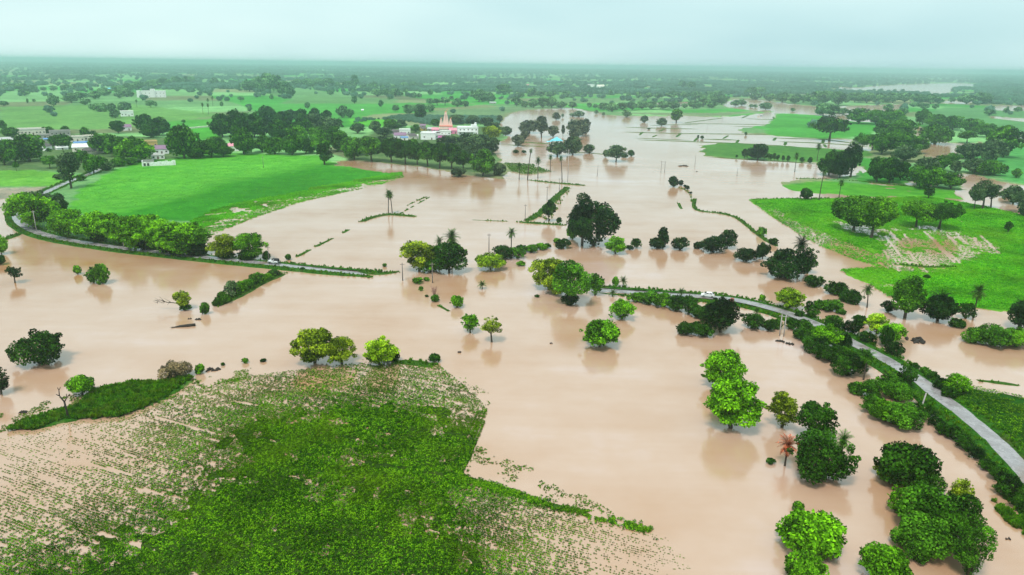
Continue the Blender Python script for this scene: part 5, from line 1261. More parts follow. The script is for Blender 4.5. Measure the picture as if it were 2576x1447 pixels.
# floating log and scraps of flotsam
mpp, p, z = place(466, 822); s = mpp
o = tag(empty('drift_log', (p[0], p[1], 0), R(18)), 'dark log drifting in the water below the leaning tree', 'log')
r_ = np.random.default_rng(3); m = MB()
m.tube([(-26 * s, 0, .0), (-12 * s, 1 * s, .15), (6 * s, -.5 * s, .25), (24 * s, 0, .3)], [2.2 * s, 3.6 * s, 4.2 * s, 4.0 * s], 9); m.build('trunk', M_DEBRIS, o, True)
m = MB()
for i in range(7): limb(m, (-24 * s, 0, .1), ((-28 - r_.uniform(0, 8)) * s, r_.uniform(-5, 5) * s, r_.uniform(0, 4) * s), .7 * s, .2 * s)
m.build('roots', M_DEBRIS, o, True)
def flotsam(u, v, wpx, label, group=None):
    mpp, p, z = place(u, v); r = np.random.default_rng(int(u * 7 + v)); m = MB(); wm = wpx * mpp
    for i in range(9):
        a = r.uniform(0, 6.28); x, y = r.uniform(-.4, .4) * wm, r.uniform(-.25, .25) * wm
        m.tube([(x - math.cos(a) * wm * .25, y - math.sin(a) * wm * .2, -.05), (x, y, .12 + r.uniform(0, .25)), (x + math.cos(a) * wm * .25, y + math.sin(a) * wm * .2, -.05)], [.05 * wm, .09 * wm, .04 * wm], 5)
    o = m.build('drift_wood', M_DEBRIS, None, True); o.location = (p[0], p[1], 0); tag(o, label, 'driftwood', group)
flotsam(498, 804, 17, 'dark scrap of driftwood right above the drifting log')
flotsam(478, 803, 10, 'small scrap of driftwood between the log and the leaning tree')
flotsam(61, 1039, 22, 'dark clump of driftwood in the water before the grassy bank')
flotsam(536, 931, 30, 'thin line of driftwood right of the little bush by the bank')
flotsam(2535, 1357, 14, 'stick poking out of the water at the lower right edge')
flotsam(1386, 865, 8, 'tiny scrap floating right of the small forked tree')
flotsam(1155, 887, 12, 'thin floating scrap between the yellow-green tree and the forked tree')
flotsam(1966, 860, 24, 'floating reeds below the twin poles')
flotsam(1989, 866, 24, 'second patch of floating reeds right of the first one')
flotsam(2300, 858, 56, 'long scrap of weeds afloat beyond the yellow-green pair')
flotsam(1719, 418, 22, 'pale heap of brushwood in the far water right of the twin-post frame')
flotsam(1752, 432, 6, 'dark dot of driftwood below the pale brushwood heap')
# ---------------------------------------------------------------- orchard rows and the distant woods
def low_tree_src(nm, k, col, style='broad'):
    o = []
    for i in range(k):
        me, lobes = crown_mesh(style, 1.0, .8, .16, 700 + i, 240)
        tr = trunk_mesh(1.0, .8, lobes, i, style, .03)
        q = bpy.data.objects.new(nm, me); q.color = (*col, 1); o.append(q)
    return o
M_FAR = crop_material('far_leaf', [(0.08, 0.20, 0.12), (0.13, 0.28, 0.18), (0.19, 0.36, 0.25)], (0.18, 0.32, 0.20), 0.004)  # light bluish greens, distance haze mixed into the leaf colour itself
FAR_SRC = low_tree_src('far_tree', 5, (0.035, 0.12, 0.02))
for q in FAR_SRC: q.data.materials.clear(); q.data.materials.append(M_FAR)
ORCH = [(890,312),(1010,292),(1260,296),(1255,318),(1200,312),(1100,318),(1000,304),(900,300)]
Wp = rows_in(ORCH, at(1260, 300) - at(900, 306), 7.0, 4.0, .3)
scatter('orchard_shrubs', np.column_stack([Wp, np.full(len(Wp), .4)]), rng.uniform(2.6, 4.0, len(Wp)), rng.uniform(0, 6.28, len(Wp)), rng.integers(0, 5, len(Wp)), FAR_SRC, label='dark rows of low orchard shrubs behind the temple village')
# distant trees: rows along field edges, clumps, and the unbroken woods toward the horizon
n = 420000
a = rng.uniform(-R(40), R(40), n)
rad = np.where(rng.random(n) < .12, rng.uniform(900, 2600, n), 1 / rng.uniform(1 / 16000, 1 / 1900, n))
x, y = rad * np.sin(a), rad * np.cos(a)
u, v = proj(x, y)
keep = (inpoly(u, v, NORTH) | inpoly(u, v, EAST))
for p in WATERS: keep &= ~inpoly(u, v, p)
keep &= ~inpoly(u, v, ORCH)
keep &= ~(inpoly(u, v, [(2050,203),(2450,200),(2450,264),(2050,264)]) & (rng.random(n) < .85))
vh = v - (163 + (u - 1288) * .0131)        # picture units below the horizon
gx_ = (x * ca + y * sa) / 130 + 0.6 * (fbm(x / 300, y / 300, 41, 2) - .5); gy_ = (-x * sa + y * ca) / 210 + 0.6 * (fbm(x / 300, y / 300, 43, 2) - .5)
ed = np.minimum(np.minimum(gx_ % 1, 1 - gx_ % 1) * 130, np.minimum(gy_ % 1, 1 - gy_ % 1) * 210)
clump = fbm(x / 420, y / 420, 51, 4); fine = fbm(x / 60, y / 60, 53, 3)
wood = np.clip((48 - vh) / 34, 0, 1)       # share of land under trees grows with distance
wood = np.where(u > 1900, np.clip((66 - vh) / 50, 0, 1), wood)
wood = np.where(u < 560, np.clip((40 - vh) / 32, 0, 1), wood)
pr = np.where(clump > .66 - .24 * wood, .75, 0.0) * (fine > .42)
pr = np.maximum(pr, np.where((ed < 5) & (fine > .50), .30, 0))
pr = np.maximum(pr, .004)
pr = np.where(vh > 95, pr * .12, pr)
pr = pr * np.clip(rad / 2600, .25, 1.0)
keep &= (rng.random(n) < pr) & (vh < 150)
x, y, rad = x[keep], y[keep], rad[keep]
scl = rng.uniform(6, 13, len(x)) * np.clip(rad / 3500, 1, 2.4)
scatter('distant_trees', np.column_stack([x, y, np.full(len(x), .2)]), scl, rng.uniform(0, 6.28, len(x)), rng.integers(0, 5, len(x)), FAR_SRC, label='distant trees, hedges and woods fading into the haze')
print('distant', len(x), 'trees', n_tree)
# ================================================================ BUILDINGS
M_WHITE = paint('white_plaster', (0.92, 0.92, 0.90), .7, .08, .5, (0.45, 0.44, 0.40))
M_CREAM = paint('cream_plaster', (0.84, 0.78, 0.66), .7, .15, .5, (0.35, 0.31, 0.25))
M_GREYW = paint('grey_plaster', (0.42, 0.40, 0.38), .8, .25, .5, (0.20, 0.19, 0.18))
M_YELLOW = paint('yellow_plaster', (0.72, 0.48, 0.16), .7, .2, .5)
M_PINK = paint('pink_paint', (0.78, 0.30, 0.38), .6, .12, .5)
M_HOT = paint('bright_pink_paint', (0.88, 0.24, 0.46), .6, .15, .5)
M_SALMON = paint('salmon_paint', (0.95, 0.64, 0.54), .6, .06, .4, (0.95, 0.76, 0.66))
M_RED = paint('red_trim', (0.88, 0.28, 0.20), .6, .15, .5)
M_TIN = paint('tin_sheet', (0.55, 0.55, 0.55), .4, .25, .6, (0.30, 0.22, 0.17))
M_DARKROOF = paint('dark_tiles', (0.13, 0.11, 0.11), .85, .4, .8)
M_PURPLE = paint('purple_tiles', (0.30, 0.17, 0.27), .8, .3, .8)
M_MAGENTA = paint('magenta_tiles', (0.46, 0.12, 0.30), .8, .25, .8)
M_BLUE = paint('blue_sheet', (0.10, 0.28, 0.62), .45, .2, .5)
M_CYAN = paint('cyan_sheet', (0.16, 0.62, 0.74), .4, .15, .5)
M_CONC = paint('concrete', (0.42, 0.40, 0.36), .85, .3, .6, (0.22, 0.20, 0.17))
M_STONE = paint('stone_wall', (0.30, 0.27, 0.26), .9, .5, 1.2)
M_DARK = paint('dark_opening', (0.02, 0.022, 0.026), .5, .2, 1)
M_WOOD = paint('door_wood', (0.10, 0.07, 0.05), .7, .3, 1)
M_GOLD = paint('brass', (0.70, 0.45, 0.12), .3, .1, 1)
def opening(o, name, x, z, w_, h_, y, mat=M_DARK, frame=M_CREAM, side=None):
    """window or door on the face at y (front), with a raised frame"""
    f = MB()
    if side is None:
        f.box(x - w_/2 - .1, x - w_/2, y - .08, y + .05, z, z + h_); f.box(x + w_/2, x + w_/2 + .1, y - .08, y + .05, z, z + h_)
        f.box(x - w_/2 - .16, x + w_/2 + .16, y - .12, y + .05, z + h_, z + h_ + .12)
        p_ = MB().box(x - w_/2, x + w_/2, y - .03, y + .05, z, z + h_)
    else:
        f.box(side - .08, side + .08, x - w_/2 - .1, x - w_/2, z, z + h_); f.box(side - .08, side + .08, x + w_/2, x + w_/2 + .1, z, z + h_)
        f.box(side - .12, side + .12, x - w_/2 - .16, x + w_/2 + .16, z + h_, z + h_ + .12)
        p_ = MB().box(side - .03, side + .03, x - w_/2, x + w_/2, z, z + h_)
    a = f.build(name, frame, o)
    p_.build('pane' if name == 'window' else 'panel', mat, a)
    return a
def house(label, u, yb, wpx, hpx, roof='flat', wall=M_WHITE, rmat=M_TIN, rot=0.0, depth=None, storeys=1, name='house', win=None, door=True, group=None, parapet=True, cat='house'):
    mpp, ang, p = slant(u, yb)
    W = wpx * mpp; Hh = hpx * mpp / math.cos(ang)
    D = depth or max(3.5, W * .6)
    toy = p / np.linalg.norm(p)
    az = math.atan2(toy[0], toy[1])
    z = max(ground_z(p[0], p[1]), 0) - .1
    o = empty(name, (p[0], p[1], z), -az + rot)
    tag(o, label, cat, group)
    x0, x1 = -W / 2, W / 2
    wh = {'flat': Hh * .9, 'gable': Hh * .62, 'hip': Hh * .58, 'shed': Hh * .8}[roof]
    MB().box(x0, x1, 0, D, -.6, wh).build('wall', wall, o)
    e = .35
    if roof == 'flat':
        m = MB().box(x0 - .25, x1 + .25, -.25, D + .25, wh, wh + .16)
        rf = m.build('roof', rmat, o)
        if parapet:
            t_ = .14; h = Hh * .1 + .35
            m = MB().box(x0 - .2, x1 + .2, -.2, -.2 + t_, wh + .163, wh + h).box(x0 - .2, x1 + .2, D + .2 - t_, D + .2, wh + .163, wh + h)
            m.box(x0 - .2, x0 - .2 + t_, -.2 + t_, D + .2 - t_, wh + .163, wh + h).box(x1 + .2 - t_, x1 + .2, -.2 + t_, D + .2 - t_, wh + .163, wh + h)
            m.build('parapet', wall, rf)
    elif roof == 'gable':
        h = max(Hh - wh, .8); m = MB()
        for s_ in (0, 1):
            ya, yb_ = (-e, D / 2) if s_ == 0 else (D + e, D / 2)
            za, zb = wh - e * h / (D / 2), wh + h
            m.add([(x0 - e, ya, za), (x1 + e, ya, za), (x1 + e, yb_, zb), (x0 - e, yb_, zb), (x0 - e, ya, za + .1), (x1 + e, ya, za + .1), (x1 + e, yb_, zb + .1), (x0 - e, yb_, zb + .1)],
                  [(3,2,1,0),(4,5,6,7),(0,1,5,4),(1,2,6,5),(2,3,7,6),(3,0,4,7)])
        rf = m.build('roof', rmat, o)
        for xx in (x0, x1 - .15): MB().add([(xx, 0, wh), (xx, D, wh), (xx, D/2, wh + h - .03), (xx + .15, 0, wh), (xx + .15, D, wh), (xx + .15, D/2, wh + h - .03)], [(0,1,2),(5,4,3),(0,3,4,1),(1,4,5,2),(2,5,3,0)]).build('gable', wall, o)
        MB().box(x0 - e, x1 + e, D/2 - .12, D/2 + .12, wh + h + .06, wh + h + .2).build('ridge', rmat, rf)
    elif roof == 'hip':
        h = max(Hh - wh, .8); rx = max(0.05, W / 2 - D / 2)
        MB().add([(x0 - e, -e, wh), (x1 + e, -e, wh), (x1 + e, D + e, wh), (x0 - e, D + e, wh), (-rx, D/2, wh + h), (rx, D/2, wh + h)], [(3,2,1,0),(0,1,5,4),(1,2,5),(2,3,4,5),(3,0,4)]).build('roof', rmat, o)
    else:
        h = Hh - wh
        MB().add([(x0 - e, -e, wh), (x1 + e, -e, wh), (x1 + e, D + e, wh + h), (x0 - e, D + e, wh + h), (x0 - e, -e, wh + .1), (x1 + e, -e, wh + .1), (x1 + e, D + e, wh + h + .1), (x0 - e, D + e, wh + h + .1)],
                 [(3,2,1,0),(4,5,6,7),(0,1,5,4),(1,2,6,5),(2,3,7,6),(3,0,4,7)]).build('roof', rmat, o)
    nw = win if win is not None else max(1, int(W / 4.5))
    fh = wh / storeys
    for s_ in range(storeys):
        for i in range(nw):
            x = x0 + W * (i + .5) / nw
            if s_ == 0 and door and i == nw // 2: opening(o, 'door', x, 0.05, min(1.1, W/nw*.5), min(2.1, fh * .75), 0, M_WOOD)
            else: opening(o, 'window', x, s_ * fh + fh * .35, min(1.2, W/nw*.45), min(1.2, fh * .42), 0)
        if D > 4: opening(o, 'window', D * .5, s_ * fh + fh * .35, 1.1, min(1.2, fh * .42), 0, side=x1); opening(o, 'window', D * .5, s_ * fh + fh * .35, 1.1, min(1.2, fh * .42), 0, side=x0)
    return o, W, D, wh, Hh
# ---- the temple
mpp, ang, p = slant(1122, 336); s = mpp
toy = p / np.linalg.norm(p); az = math.atan2(toy[0], toy[1])
o = tag(empty('temple', (p[0], p[1], ground_z(*p) - .1), -az), 'pink temple with one tall and two low tapering spires', 'temple')
k = s
MB().box(-17*k, 17*k, 0, 24*k, -.5, 10*k).build('hall', M_CREAM, o)
b0 = MB().box(-18*k, 18*k, -1*k, 25*k, 10*k, 12.2*k).build('cornice', M_SALMON, o)
b1 = MB().box(-16*k, 16*k, 1*k, 23*k, 12.2*k, 16*k).build('terrace', M_CREAM, o)
for i in range(7):
    MB().box((-15+i*5-.5)*k, (-15+i*5+.5)*k, .3*k, 1.0*k, 12.2*k, 16*k).build('pilaster', M_SALMON, b1)
MB().box(-17*k, 17*k, 0*k, 24*k, 16*k, 18.5*k).build('parapet', M_RED, o)
def spire(cx, cy, w_, h_, z0):
    m = MB()
    n_ = 13
    prof = []
    for i in range(n_ + 1):
        t_ = i / n_; prof.append((w_ * (1 - .70 * t_ ** 1.25), z0 + h_ * t_))
    for i in range(n_):
        a0, za = prof[i]; a1, zb = prof[i + 1]
        m.frustum(cx, cy, za, zb - .12 * k, a0, a0, a1 * 1.02, a1 * 1.02)
        m.frustum(cx, cy, zb - .12 * k, zb, a1 * .95, a1 * .95, a1 * .95, a1 * .95)
    tw = m.build('spire', M_SALMON, o)
    r_ = MB()
    for q in (-1, 1):
        r_.prism([(cx + q * w_ * .42 - .3*k, z0), (cx + q * w_ * .42 + .3*k, z0), (cx + q * w_ * .14 + .1*k, z0 + h_ * .93), (cx + q * w_ * .14 - .1*k, z0 + h_ * .93)], cy - w_ * .98, cy - w_ * .25)
    r_.build('rib', M_SALMON, tw)
    aw = w_ * .30
    MB().lathe([(aw * .8, z0 + h_), (aw * 1.35, z0 + h_ + .5*k), (aw * 1.35, z0 + h_ + .9*k), (aw * .7, z0 + h_ + 1.4*k)], cx, cy, 14).build('crown_disc', M_RED, tw)
    fin = MB().lathe([(aw * .35, z0 + h_ + 1.4*k), (aw * .6, z0 + h_ + 2.0*k), (aw * .2, z0 + h_ + 2.8*k), (aw * .3, z0 + h_ + 3.2*k), (.03, z0 + h_ + 4.5*k)], cx, cy, 10).build('finial', M_GOLD, tw)
    m = MB().tube([(cx + aw, cy, z0 + h_), (cx + aw, cy, z0 + h_ + w_ * .9)], .05, 5); m.build('flag_pole', M_GOLD, tw)
    MB().box(cx + aw + .06, cx + aw + .06 + w_ * .35, cy - .02, cy + .02, z0 + h_ + w_ * .62, z0 + h_ + w_ * .88).build('flag', M_RED, tw)
spire(0, 13*k, 7.6*k, 32*k, 18.5*k)
spire(-11.8*k, 8*k, 4.7*k, 15.5*k, 18.5*k); spire(11.8*k, 8*k, 4.7*k, 15.5*k, 18.5*k)
for x in (-12, -4, 4, 12): opening(o, 'window', x*k, 3*k, 3*k, 4*k, 0, M_DARK, M_SALMON)
house('bright pink flat-roofed hall joined to the right of the temple', 1146, 338, 30, 14, 'gable', M_HOT, M_PINK, .15, 9, win=3)
house('bright pink low hall joined to the left of the temple', 1098, 334, 24, 11, 'gable', M_HOT, M_PINK, -.1, 8, win=2)
# ---- white two-storey house beside the temple
o, W, D, wh, Hh = house('white two-storey house with verandah and roof room beside the temple', 1178, 341, 50, 19, 'flat', M_WHITE, M_WHITE, .12, 14, 2, win=5)
MB().box(W*.18, W*.46, 2, 8, wh + .17, wh + 3.2).build('roof_room', M_WHITE, o)
MB().box(-W*.5 - .8, W*.3, -2.2, -.26, wh * .48, wh * .52).build('balcony', M_WHITE, o)
for i in range(5): MB().box(-W*.5 + i*W*.19, -W*.5 + i*W*.19 + .3, -2.1, -1.8, -.5, wh * .479).build('column', M_WHITE, o)
MB().lathe([(1.0, wh + 3.25), (1.15, wh + 3.5), (1.15, wh + 4.9), (.5, wh + 5.3)], W*.40, 5, 12).build('water_tank', M_WHITE, o)
# ---- houses of the temple village
house('large pale grey windowless house in front of the temple', 1077, 353, 37, 17, 'flat', M_WHITE, M_WHITE, -.08, 14, 1, win=2)
house('long grey slab-roofed house right of the large pale house', 1109, 349, 30, 9, 'flat', M_WHITE, M_CONC, -.06, 8, win=3)
house('white house with arched doorways just below the temple', 1121, 342, 26, 11, 'flat', M_WHITE, M_CREAM, -.02, 8, win=3)
house('magenta tiled house half hidden by the grove', 1113, 356, 21, 12, 'gable', M_CREAM, M_MAGENTA, -.1, 9)
house('low house with a purple tiled roof at the village edge', 1008, 351, 30, 15, 'gable', M_WHITE, M_PURPLE, .1, 10, win=3)
house('small blue-roofed shed below the purple tiled house', 1018, 354, 18, 8, 'shed', M_WHITE, M_BLUE, .1, 5)
house('gabled cream house right of the blue-roofed shed', 1040, 352, 20, 14, 'gable', M_CREAM, M_DARKROOF, .5, 9)
house('white house with flat roof behind the purple tiled house', 1019, 340, 27, 13, 'flat', M_WHITE, M_CREAM, .05, 8, win=3)
house('dark tiled gabled house at the left end of the temple village', 996, 339, 26, 11, 'gable', M_GREYW, M_DARKROOF, -.3, 9)
house('yellow-walled house left of the temple', 1067, 330, 14, 9, 'gable', M_YELLOW, M_DARKROOF, .5, 7, win=1)
house('house with a pinkish tiled roof above the yellow one', 1064, 322, 14, 8, 'gable', M_GREYW, M_PURPLE, .1, 7)
house('grey tin-roofed house between the yellow house and temple', 1086, 331, 22, 9, 'gable', M_GREYW, M_TIN, -.15, 8)
house('low tin shed between the white house and the large pale house', 1100, 338, 18, 6, 'shed', M_GREYW, M_TIN, .1, 6, win=1)
mpp, p, z = place(1051, 350); k = mpp
t_ = tag(empty('water_tower', (p[0], p[1], z)), 'white round water tank standing between village houses', 'water tank')
MB().lathe([(2.6*k, -.4), (2.6*k, 8*k), (2.0*k, 10*k), (.4*k, 11*k)], n=16).build('tank', M_WHITE, t_, True)
for q in range(4): MB().box(2.55*k*math.cos(q*1.57+.78)-.12, 2.55*k*math.cos(q*1.57+.78)+.12, 2.55*k*math.sin(q*1.57+.78)-.12, 2.55*k*math.sin(q*1.57+.78)+.12, -.4, 8*k).build('rib', M_CREAM, t_)
mpp, p, z = place(1181, 402); k = mpp
t_ = tag(empty('shrine', (p[0], p[1], z)), 'small white dome showing through the waterside grove', 'shrine')
MB().box(-3*k, 3*k, -3*k, 3*k, -.4, 8*k).build('wall', M_WHITE, t_); MB().lathe([(3.6*k, 8*k), (3.4*k, 9.4*k), (2.4*k, 11.2*k), (.3*k, 12*k)], n=16).build('dome', M_WHITE, t_, True)
# ---- left-hand village
house('long pale flat-roofed building at the back of the left village', 80, 341, 62, 15, 'flat', M_CREAM, M_TIN, .05, 14, 1, win=8)
house('dark flat-slab house below the long pale building', 120, 350, 38, 10, 'flat', M_GREYW, M_CONC, .04, 9, win=4)
house('grey two-storey house with flat roof in the left village', 154, 350, 44, 19, 'flat', M_GREYW, M_CONC, .06, 10, 2, win=5)
house('blue-sheeted shack below the dark slab house', 124, 358, 20, 8, 'shed', M_GREYW, M_BLUE, .1, 6)
house('gabled house with a white end wall in the left village', 124, 380, 24, 18, 'gable', M_WHITE, M_DARKROOF, .9, 10)
house('row house with pale roof at the back of the left village', 196, 358, 32, 13, 'flat', M_CREAM, M_TIN, .0, 8, win=3)
house('second pale-roofed row house behind the white gabled shed', 224, 355, 22, 12, 'flat', M_CREAM, M_CREAM, .05, 8, win=2)
house('small blue-roofed hut behind the big white roof', 205, 368, 32, 9, 'shed', M_CREAM, M_BLUE, .0, 7, win=2)
house('house with a big white sloping roof in the left village', 209, 383, 46, 18, 'gable', M_CREAM, M_WHITE, -.12, 13, win=3)
house('brown stone house right of the big white roof', 226, 388, 26, 12, 'gable', M_STONE, M_DARKROOF, -.12, 9, win=2)
house('low pale-roofed house at the left edge of the picture', 10, 360, 34, 12, 'gable', M_CREAM, M_TIN, .1, 9, win=2)
house('second pale-roofed house from the left picture edge', 40, 362, 30, 12, 'gable', M_CREAM, M_TIN, -.1, 9, win=2)
house('white shed glimpsed behind the broad village trees', 158, 378, 26, 9, 'gable', M_WHITE, M_WHITE, .2, 7, win=1)
house('pink-walled house between dark trees in the left village', 318, 330, 26, 15, 'gable', M_WHITE, M_PURPLE, .1, 10, win=2)
house('yellow house with a flat roof above the purple-roofed house', 381, 373, 30, 16, 'flat', M_YELLOW, M_GREYW, .1, 9, win=3)
house('house with a long purple tiled roof above the ruined wall', 402, 389, 42, 20, 'gable', M_WHITE, M_PURPLE, -.05, 12, win=4)
house('low white-roofed annex below the purple roof', 398, 402, 30, 10, 'flat', M_WHITE, M_GREYW, -.02, 6, win=3)
house('house with a pink hipped roof among the trees', 588, 382, 32, 22, 'hip', M_WHITE, M_PINK, .05, 14, win=3)
# ruined white compound wall
mpp, p, z = place(398, 419); k = mpp
toy = p / np.linalg.norm(p)
o = tag(empty('ruined_wall', (p[0], p[1], z), -math.atan2(toy[0], toy[1])), 'stained white roofless building at the edge of the bright field', 'ruin')
r_ = np.random.default_rng(4)
x = -34 * k
while x < 36 * k:
    w_ = r_.uniform(5, 9) * k; MB().box(x, x + w_ - .03, 0, .4, -.5, r_.uniform(8.5, 13) * k).build('wall_section', M_WHITE, o); x += w_
MB().box(-36*k, -34*k, 0, 8, -.5, 12*k).build('end_wall', M_WHITE, o); MB().box(36.1*k, 37.5*k, 0, 8, -.5, 9*k).build('end_wall', M_CREAM, o)
MB().box(-34*k, -8*k, 8.02, 8.4, -.5, 13*k).build('rear_wall', M_GREYW, o)
for x in (-30, -22): opening(o, 'doorway', x*k, .2, 5*k, 7*k, 0)
# pale compound wall and raised canal
def low_wall(label, a, b_, h, t_, mat, name='compound_wall', cat='wall'):
    A, B = at(*a), at(*b_); L = B - A; l = np.linalg.norm(L); ang_ = math.atan2(L[1], L[0])
    o = tag(empty(name, (A[0], A[1], ground_z(*((A + B) / 2))), ang_), label, cat)
    n_ = max(2, int(l / 12))
    for i in range(n_):
        MB().box(l*i/n_ + .02, l*(i+1)/n_ - .02, -t_/2, t_/2, -.5, h).build('wall_section', mat, o)
        MB().box(l*i/n_ - .15, l*i/n_ + .15, -t_/2 - .1, t_/2 + .1, -.5, h + .25).build('pier', mat, o)
low_wall('pale compound wall along the village road', (222, 393), (262, 386), 1.9, .25, M_CREAM)
low_wall('long pale raised canal crossing the field behind the village', (428, 330), (548, 319), 1.6, 2.2, M_CREAM, 'irrigation_canal', 'canal')
low_wall('short pale stretch of raised canal behind the dark grove', (620, 314), (660, 311), 1.6, 2.2, M_CREAM, 'irrigation_canal', 'canal')
# ---- scattered farm buildings
house('small white farmhouse on the field above the left village', 321, 294, 29, 13, 'flat', M_WHITE, M_CREAM, .05, 12, win=4)
o, W, D, wh, Hh = house('long white two-storey building with square windows on the far plain', 386, 246, 58, 16, 'flat', M_WHITE, M_WHITE, -.06, 14, 2, win=7, name='school_building', cat='building')
MB().box(-W*.10, W*.08, -1.5, 4, -.5, wh + 5).build('stair_tower', M_WHITE, o)
MB().box(-W*.63, -W*.502, -3, 9, -.5, wh + 2).build('side_wing', M_WHITE, o)
house('low blue-roofed shed on the far plain at the left', 271, 228, 32, 6, 'gable', M_CREAM, M_CYAN, 0, 14, win=4)
o, W, D, wh, Hh = house('white house with cyan hipped roof standing in the flood', 1404, 367, 25, 21, 'hip', M_WHITE, M_CYAN, .35, 8.5, win=2)
MB().add([(-W*.5 - .1, 1, wh - .2), (-W*.5 - .1, 7, wh - .2), (-W*.5 - 5, 7, wh - 1.1), (-W*.5 - 5, 1, wh - 1.1), (-W*.5 - .1, 1, wh - .1), (-W*.5 - .1, 7, wh - .1), (-W*.5 - 5, 7, wh - 1.0), (-W*.5 - 5, 1, wh - 1.0)], [(0,1,2,3),(7,6,5,4),(0,4,5,1),(1,5,6,2),(2,6,7,3),(3,7,4,0)]).build('awning', M_CYAN, o)
for y in (1.2, 6.7): MB().box(-W*.5 - 4.9, -W*.5 - 4.7, y, y + .2, -1, wh - 1.12).build('awning_post', M_CONC, o)
house('white farmhouse with lean-to among hazy trees above the flood', 1512, 225, 18, 11, 'gable', M_WHITE, M_CREAM, .3, 14, 2, win=3)
house('pale house left of the hazy white farmhouse', 1487, 219, 17, 6, 'flat', M_WHITE, M_TIN, .0, 12, win=3)
house('long low white shed right of the hazy white farmhouse', 1537, 225, 16, 4, 'gable', M_WHITE, M_WHITE, .0, 10, win=3)
house('tiny pale hut left of the hazy farm buildings', 1427, 221, 7, 5, 'gable', M_WHITE, M_CREAM, .0, 8, win=1)
house('white hut by the head of the far river', 1882, 243, 14, 7, 'flat', M_WHITE, M_WHITE, .1, 14, win=2)
house('long pale building on the horizon side of the middle plain', 1321, 217, 20, 4, 'gable', M_WHITE, M_PINK, .0, 12, win=4)
house('tiny pink-roofed house on the far middle plain', 1239, 213, 9, 5, 'gable', M_CREAM, M_PINK, .0, 10, win=1)
house('small white hut under a tree above the village grove', 912, 280, 6, 4, 'gable', M_WHITE, M_WHITE, .0, 5, win=1, door=False)
house('small tin-roofed pump hut in the flooded paddies', 1915, 292, 5, 4, 'gable', M_BLUE, M_TIN, .0, 4, win=1)
house('second small tin-roofed hut in the flooded paddies', 1908, 293, 5, 4, 'gable', M_CREAM, M_TIN, .0, 4, win=1, door=False)
house('grey low hut by the upper flood shore', 1240, 262, 16, 5, 'gable', M_GREYW, M_TIN, .1, 8, win=2)

# ================================================================ POLES
M_POLE = bark_material('pole_concrete', (0.10, 0.085, 0.075), (0.22, 0.19, 0.17)); M_PPALE = bark_material('pole_pale', (0.32, 0.28, 0.27), (0.48, 0.44, 0.42))
M_PORC = paint('porcelain', (0.45, 0.30, 0.22), .2, .1, 1)
def pole(label, u, yb, hpx, mat=M_POLE, arm=True, lean=0.0, rad=.13, group=None):
    mpp, ang, p = slant(u, yb); h = hpx * mpp / math.cos(ang)
    toy = p / np.linalg.norm(p)
    o = tag(empty('utility_pole', (p[0], p[1], max(ground_z(*p), 0)), -math.atan2(toy[0], toy[1])), label, 'pole', group)
    MB().tube([(0, 0, -1), (lean * h, 0, h)], [rad * 1.25, rad * .8], 8).build('shaft', mat, o, True)
    if arm:
        ar = MB().box(lean*h - .75, lean*h + .75, -.05, .05, h - .55, h - .43).build('cross_arm', mat, o)
        for x in (-.65, 0, .65): MB().lathe([(.05, h - .427 if x else h + .0), (.07, h - .35 if x else h + .08), (.04, h - .27 if x else h + .16)], lean*h + x, 0, 8).build('insulator', M_PORC, ar)
    return o
def twin(label, u, yb, hpx, gap, mat):
    mpp, ang, p = slant(u, yb); h = hpx * mpp / math.cos(ang); g = gap * mpp / 2
    toy = p / np.linalg.norm(p)
    o = tag(empty('twin_pole', (p[0], p[1], max(ground_z(*p), 0)), -math.atan2(toy[0], toy[1])), label, 'pole')
    for x in (-g, g): MB().tube([(x, 0, -1), (x, 0, h)], [.16, .12], 8).build('shaft', mat, o, True)
    MB().box(-g - .7, g + .7, -.19, -.13, h - .5, h - .36).build('cross_arm', mat, o)
    MB().box(-g, g, -.19, -.13, h * .68, h * .68 + .12).build('brace', mat, o)
    return o
pole('pale pole at the road bend by the bright spreading tree', 93, 587, 54, M_PPALE)
pole('pale pole in front of the long bright tree row', 312, 626, 46, M_PPALE)
pole('dark pole at the right end of the long bright tree row', 459, 648, 36, M_POLE)
pole('dark pole beside the jeep on the road', 677, 662, 42, M_POLE)
pole('pole in the water where the left road sinks', 1013, 706, 44, M_POLE, rad=.16)
pole('pole in front of the clump with two palms', 1088, 712, 50, M_POLE, rad=.16)
pole('tall bare pole behind the sparse light-green bush', 1230, 636, 47, M_POLE, rad=.16)
pole('dark pole on the grassy bund corner', 1321, 556, 41, M_POLE)
pole('pole in the water halfway along the grassy bund', 1376, 504, 34, M_POLE)
pole('pole in the water at the top of the grassy bund', 1407, 485, 36, M_POLE)
pole('very tall thin pole right of the thin palms', 1428, 462, 84, M_PPALE, rad=.15)
pole('short leaning pole alone in the far water', 1502, 444, 29, M_POLE, False, .05)
twin('grey twin-post frame standing in the far water', 1667, 435, 29, 9, M_POLE)
pole('pole alone in the water right of the twin-post frame', 1748, 418, 26, M_POLE, False)
pole('faint pole in the water below the flooded field edge', 1854, 443, 20, M_POLE, False)
pole('dark pole between the two great tree pairs in the right field', 2250, 555, 41, M_POLE)
twin('pale twin poles with a crossbar beside the right-hand road', 1966, 846, 54, 10, M_PPALE)
pole('leaning pale roadside pole beyond the leafy thicket', 2309, 1047, 60, M_PPALE, False, .13, .15)
pole('pole on the left edge of the bright field', 663, 424, 28, M_POLE)
pole('pole on the right part of the bright field', 735, 392, 20, M_POLE)
pole('leaning post in the pond of the right-hand grove', 2376, 392, 18, M_POLE, False, .18)
pole('thin pole in the flooded paddies left of the lone round tree', 1779, 325, 12, M_POLE, False)
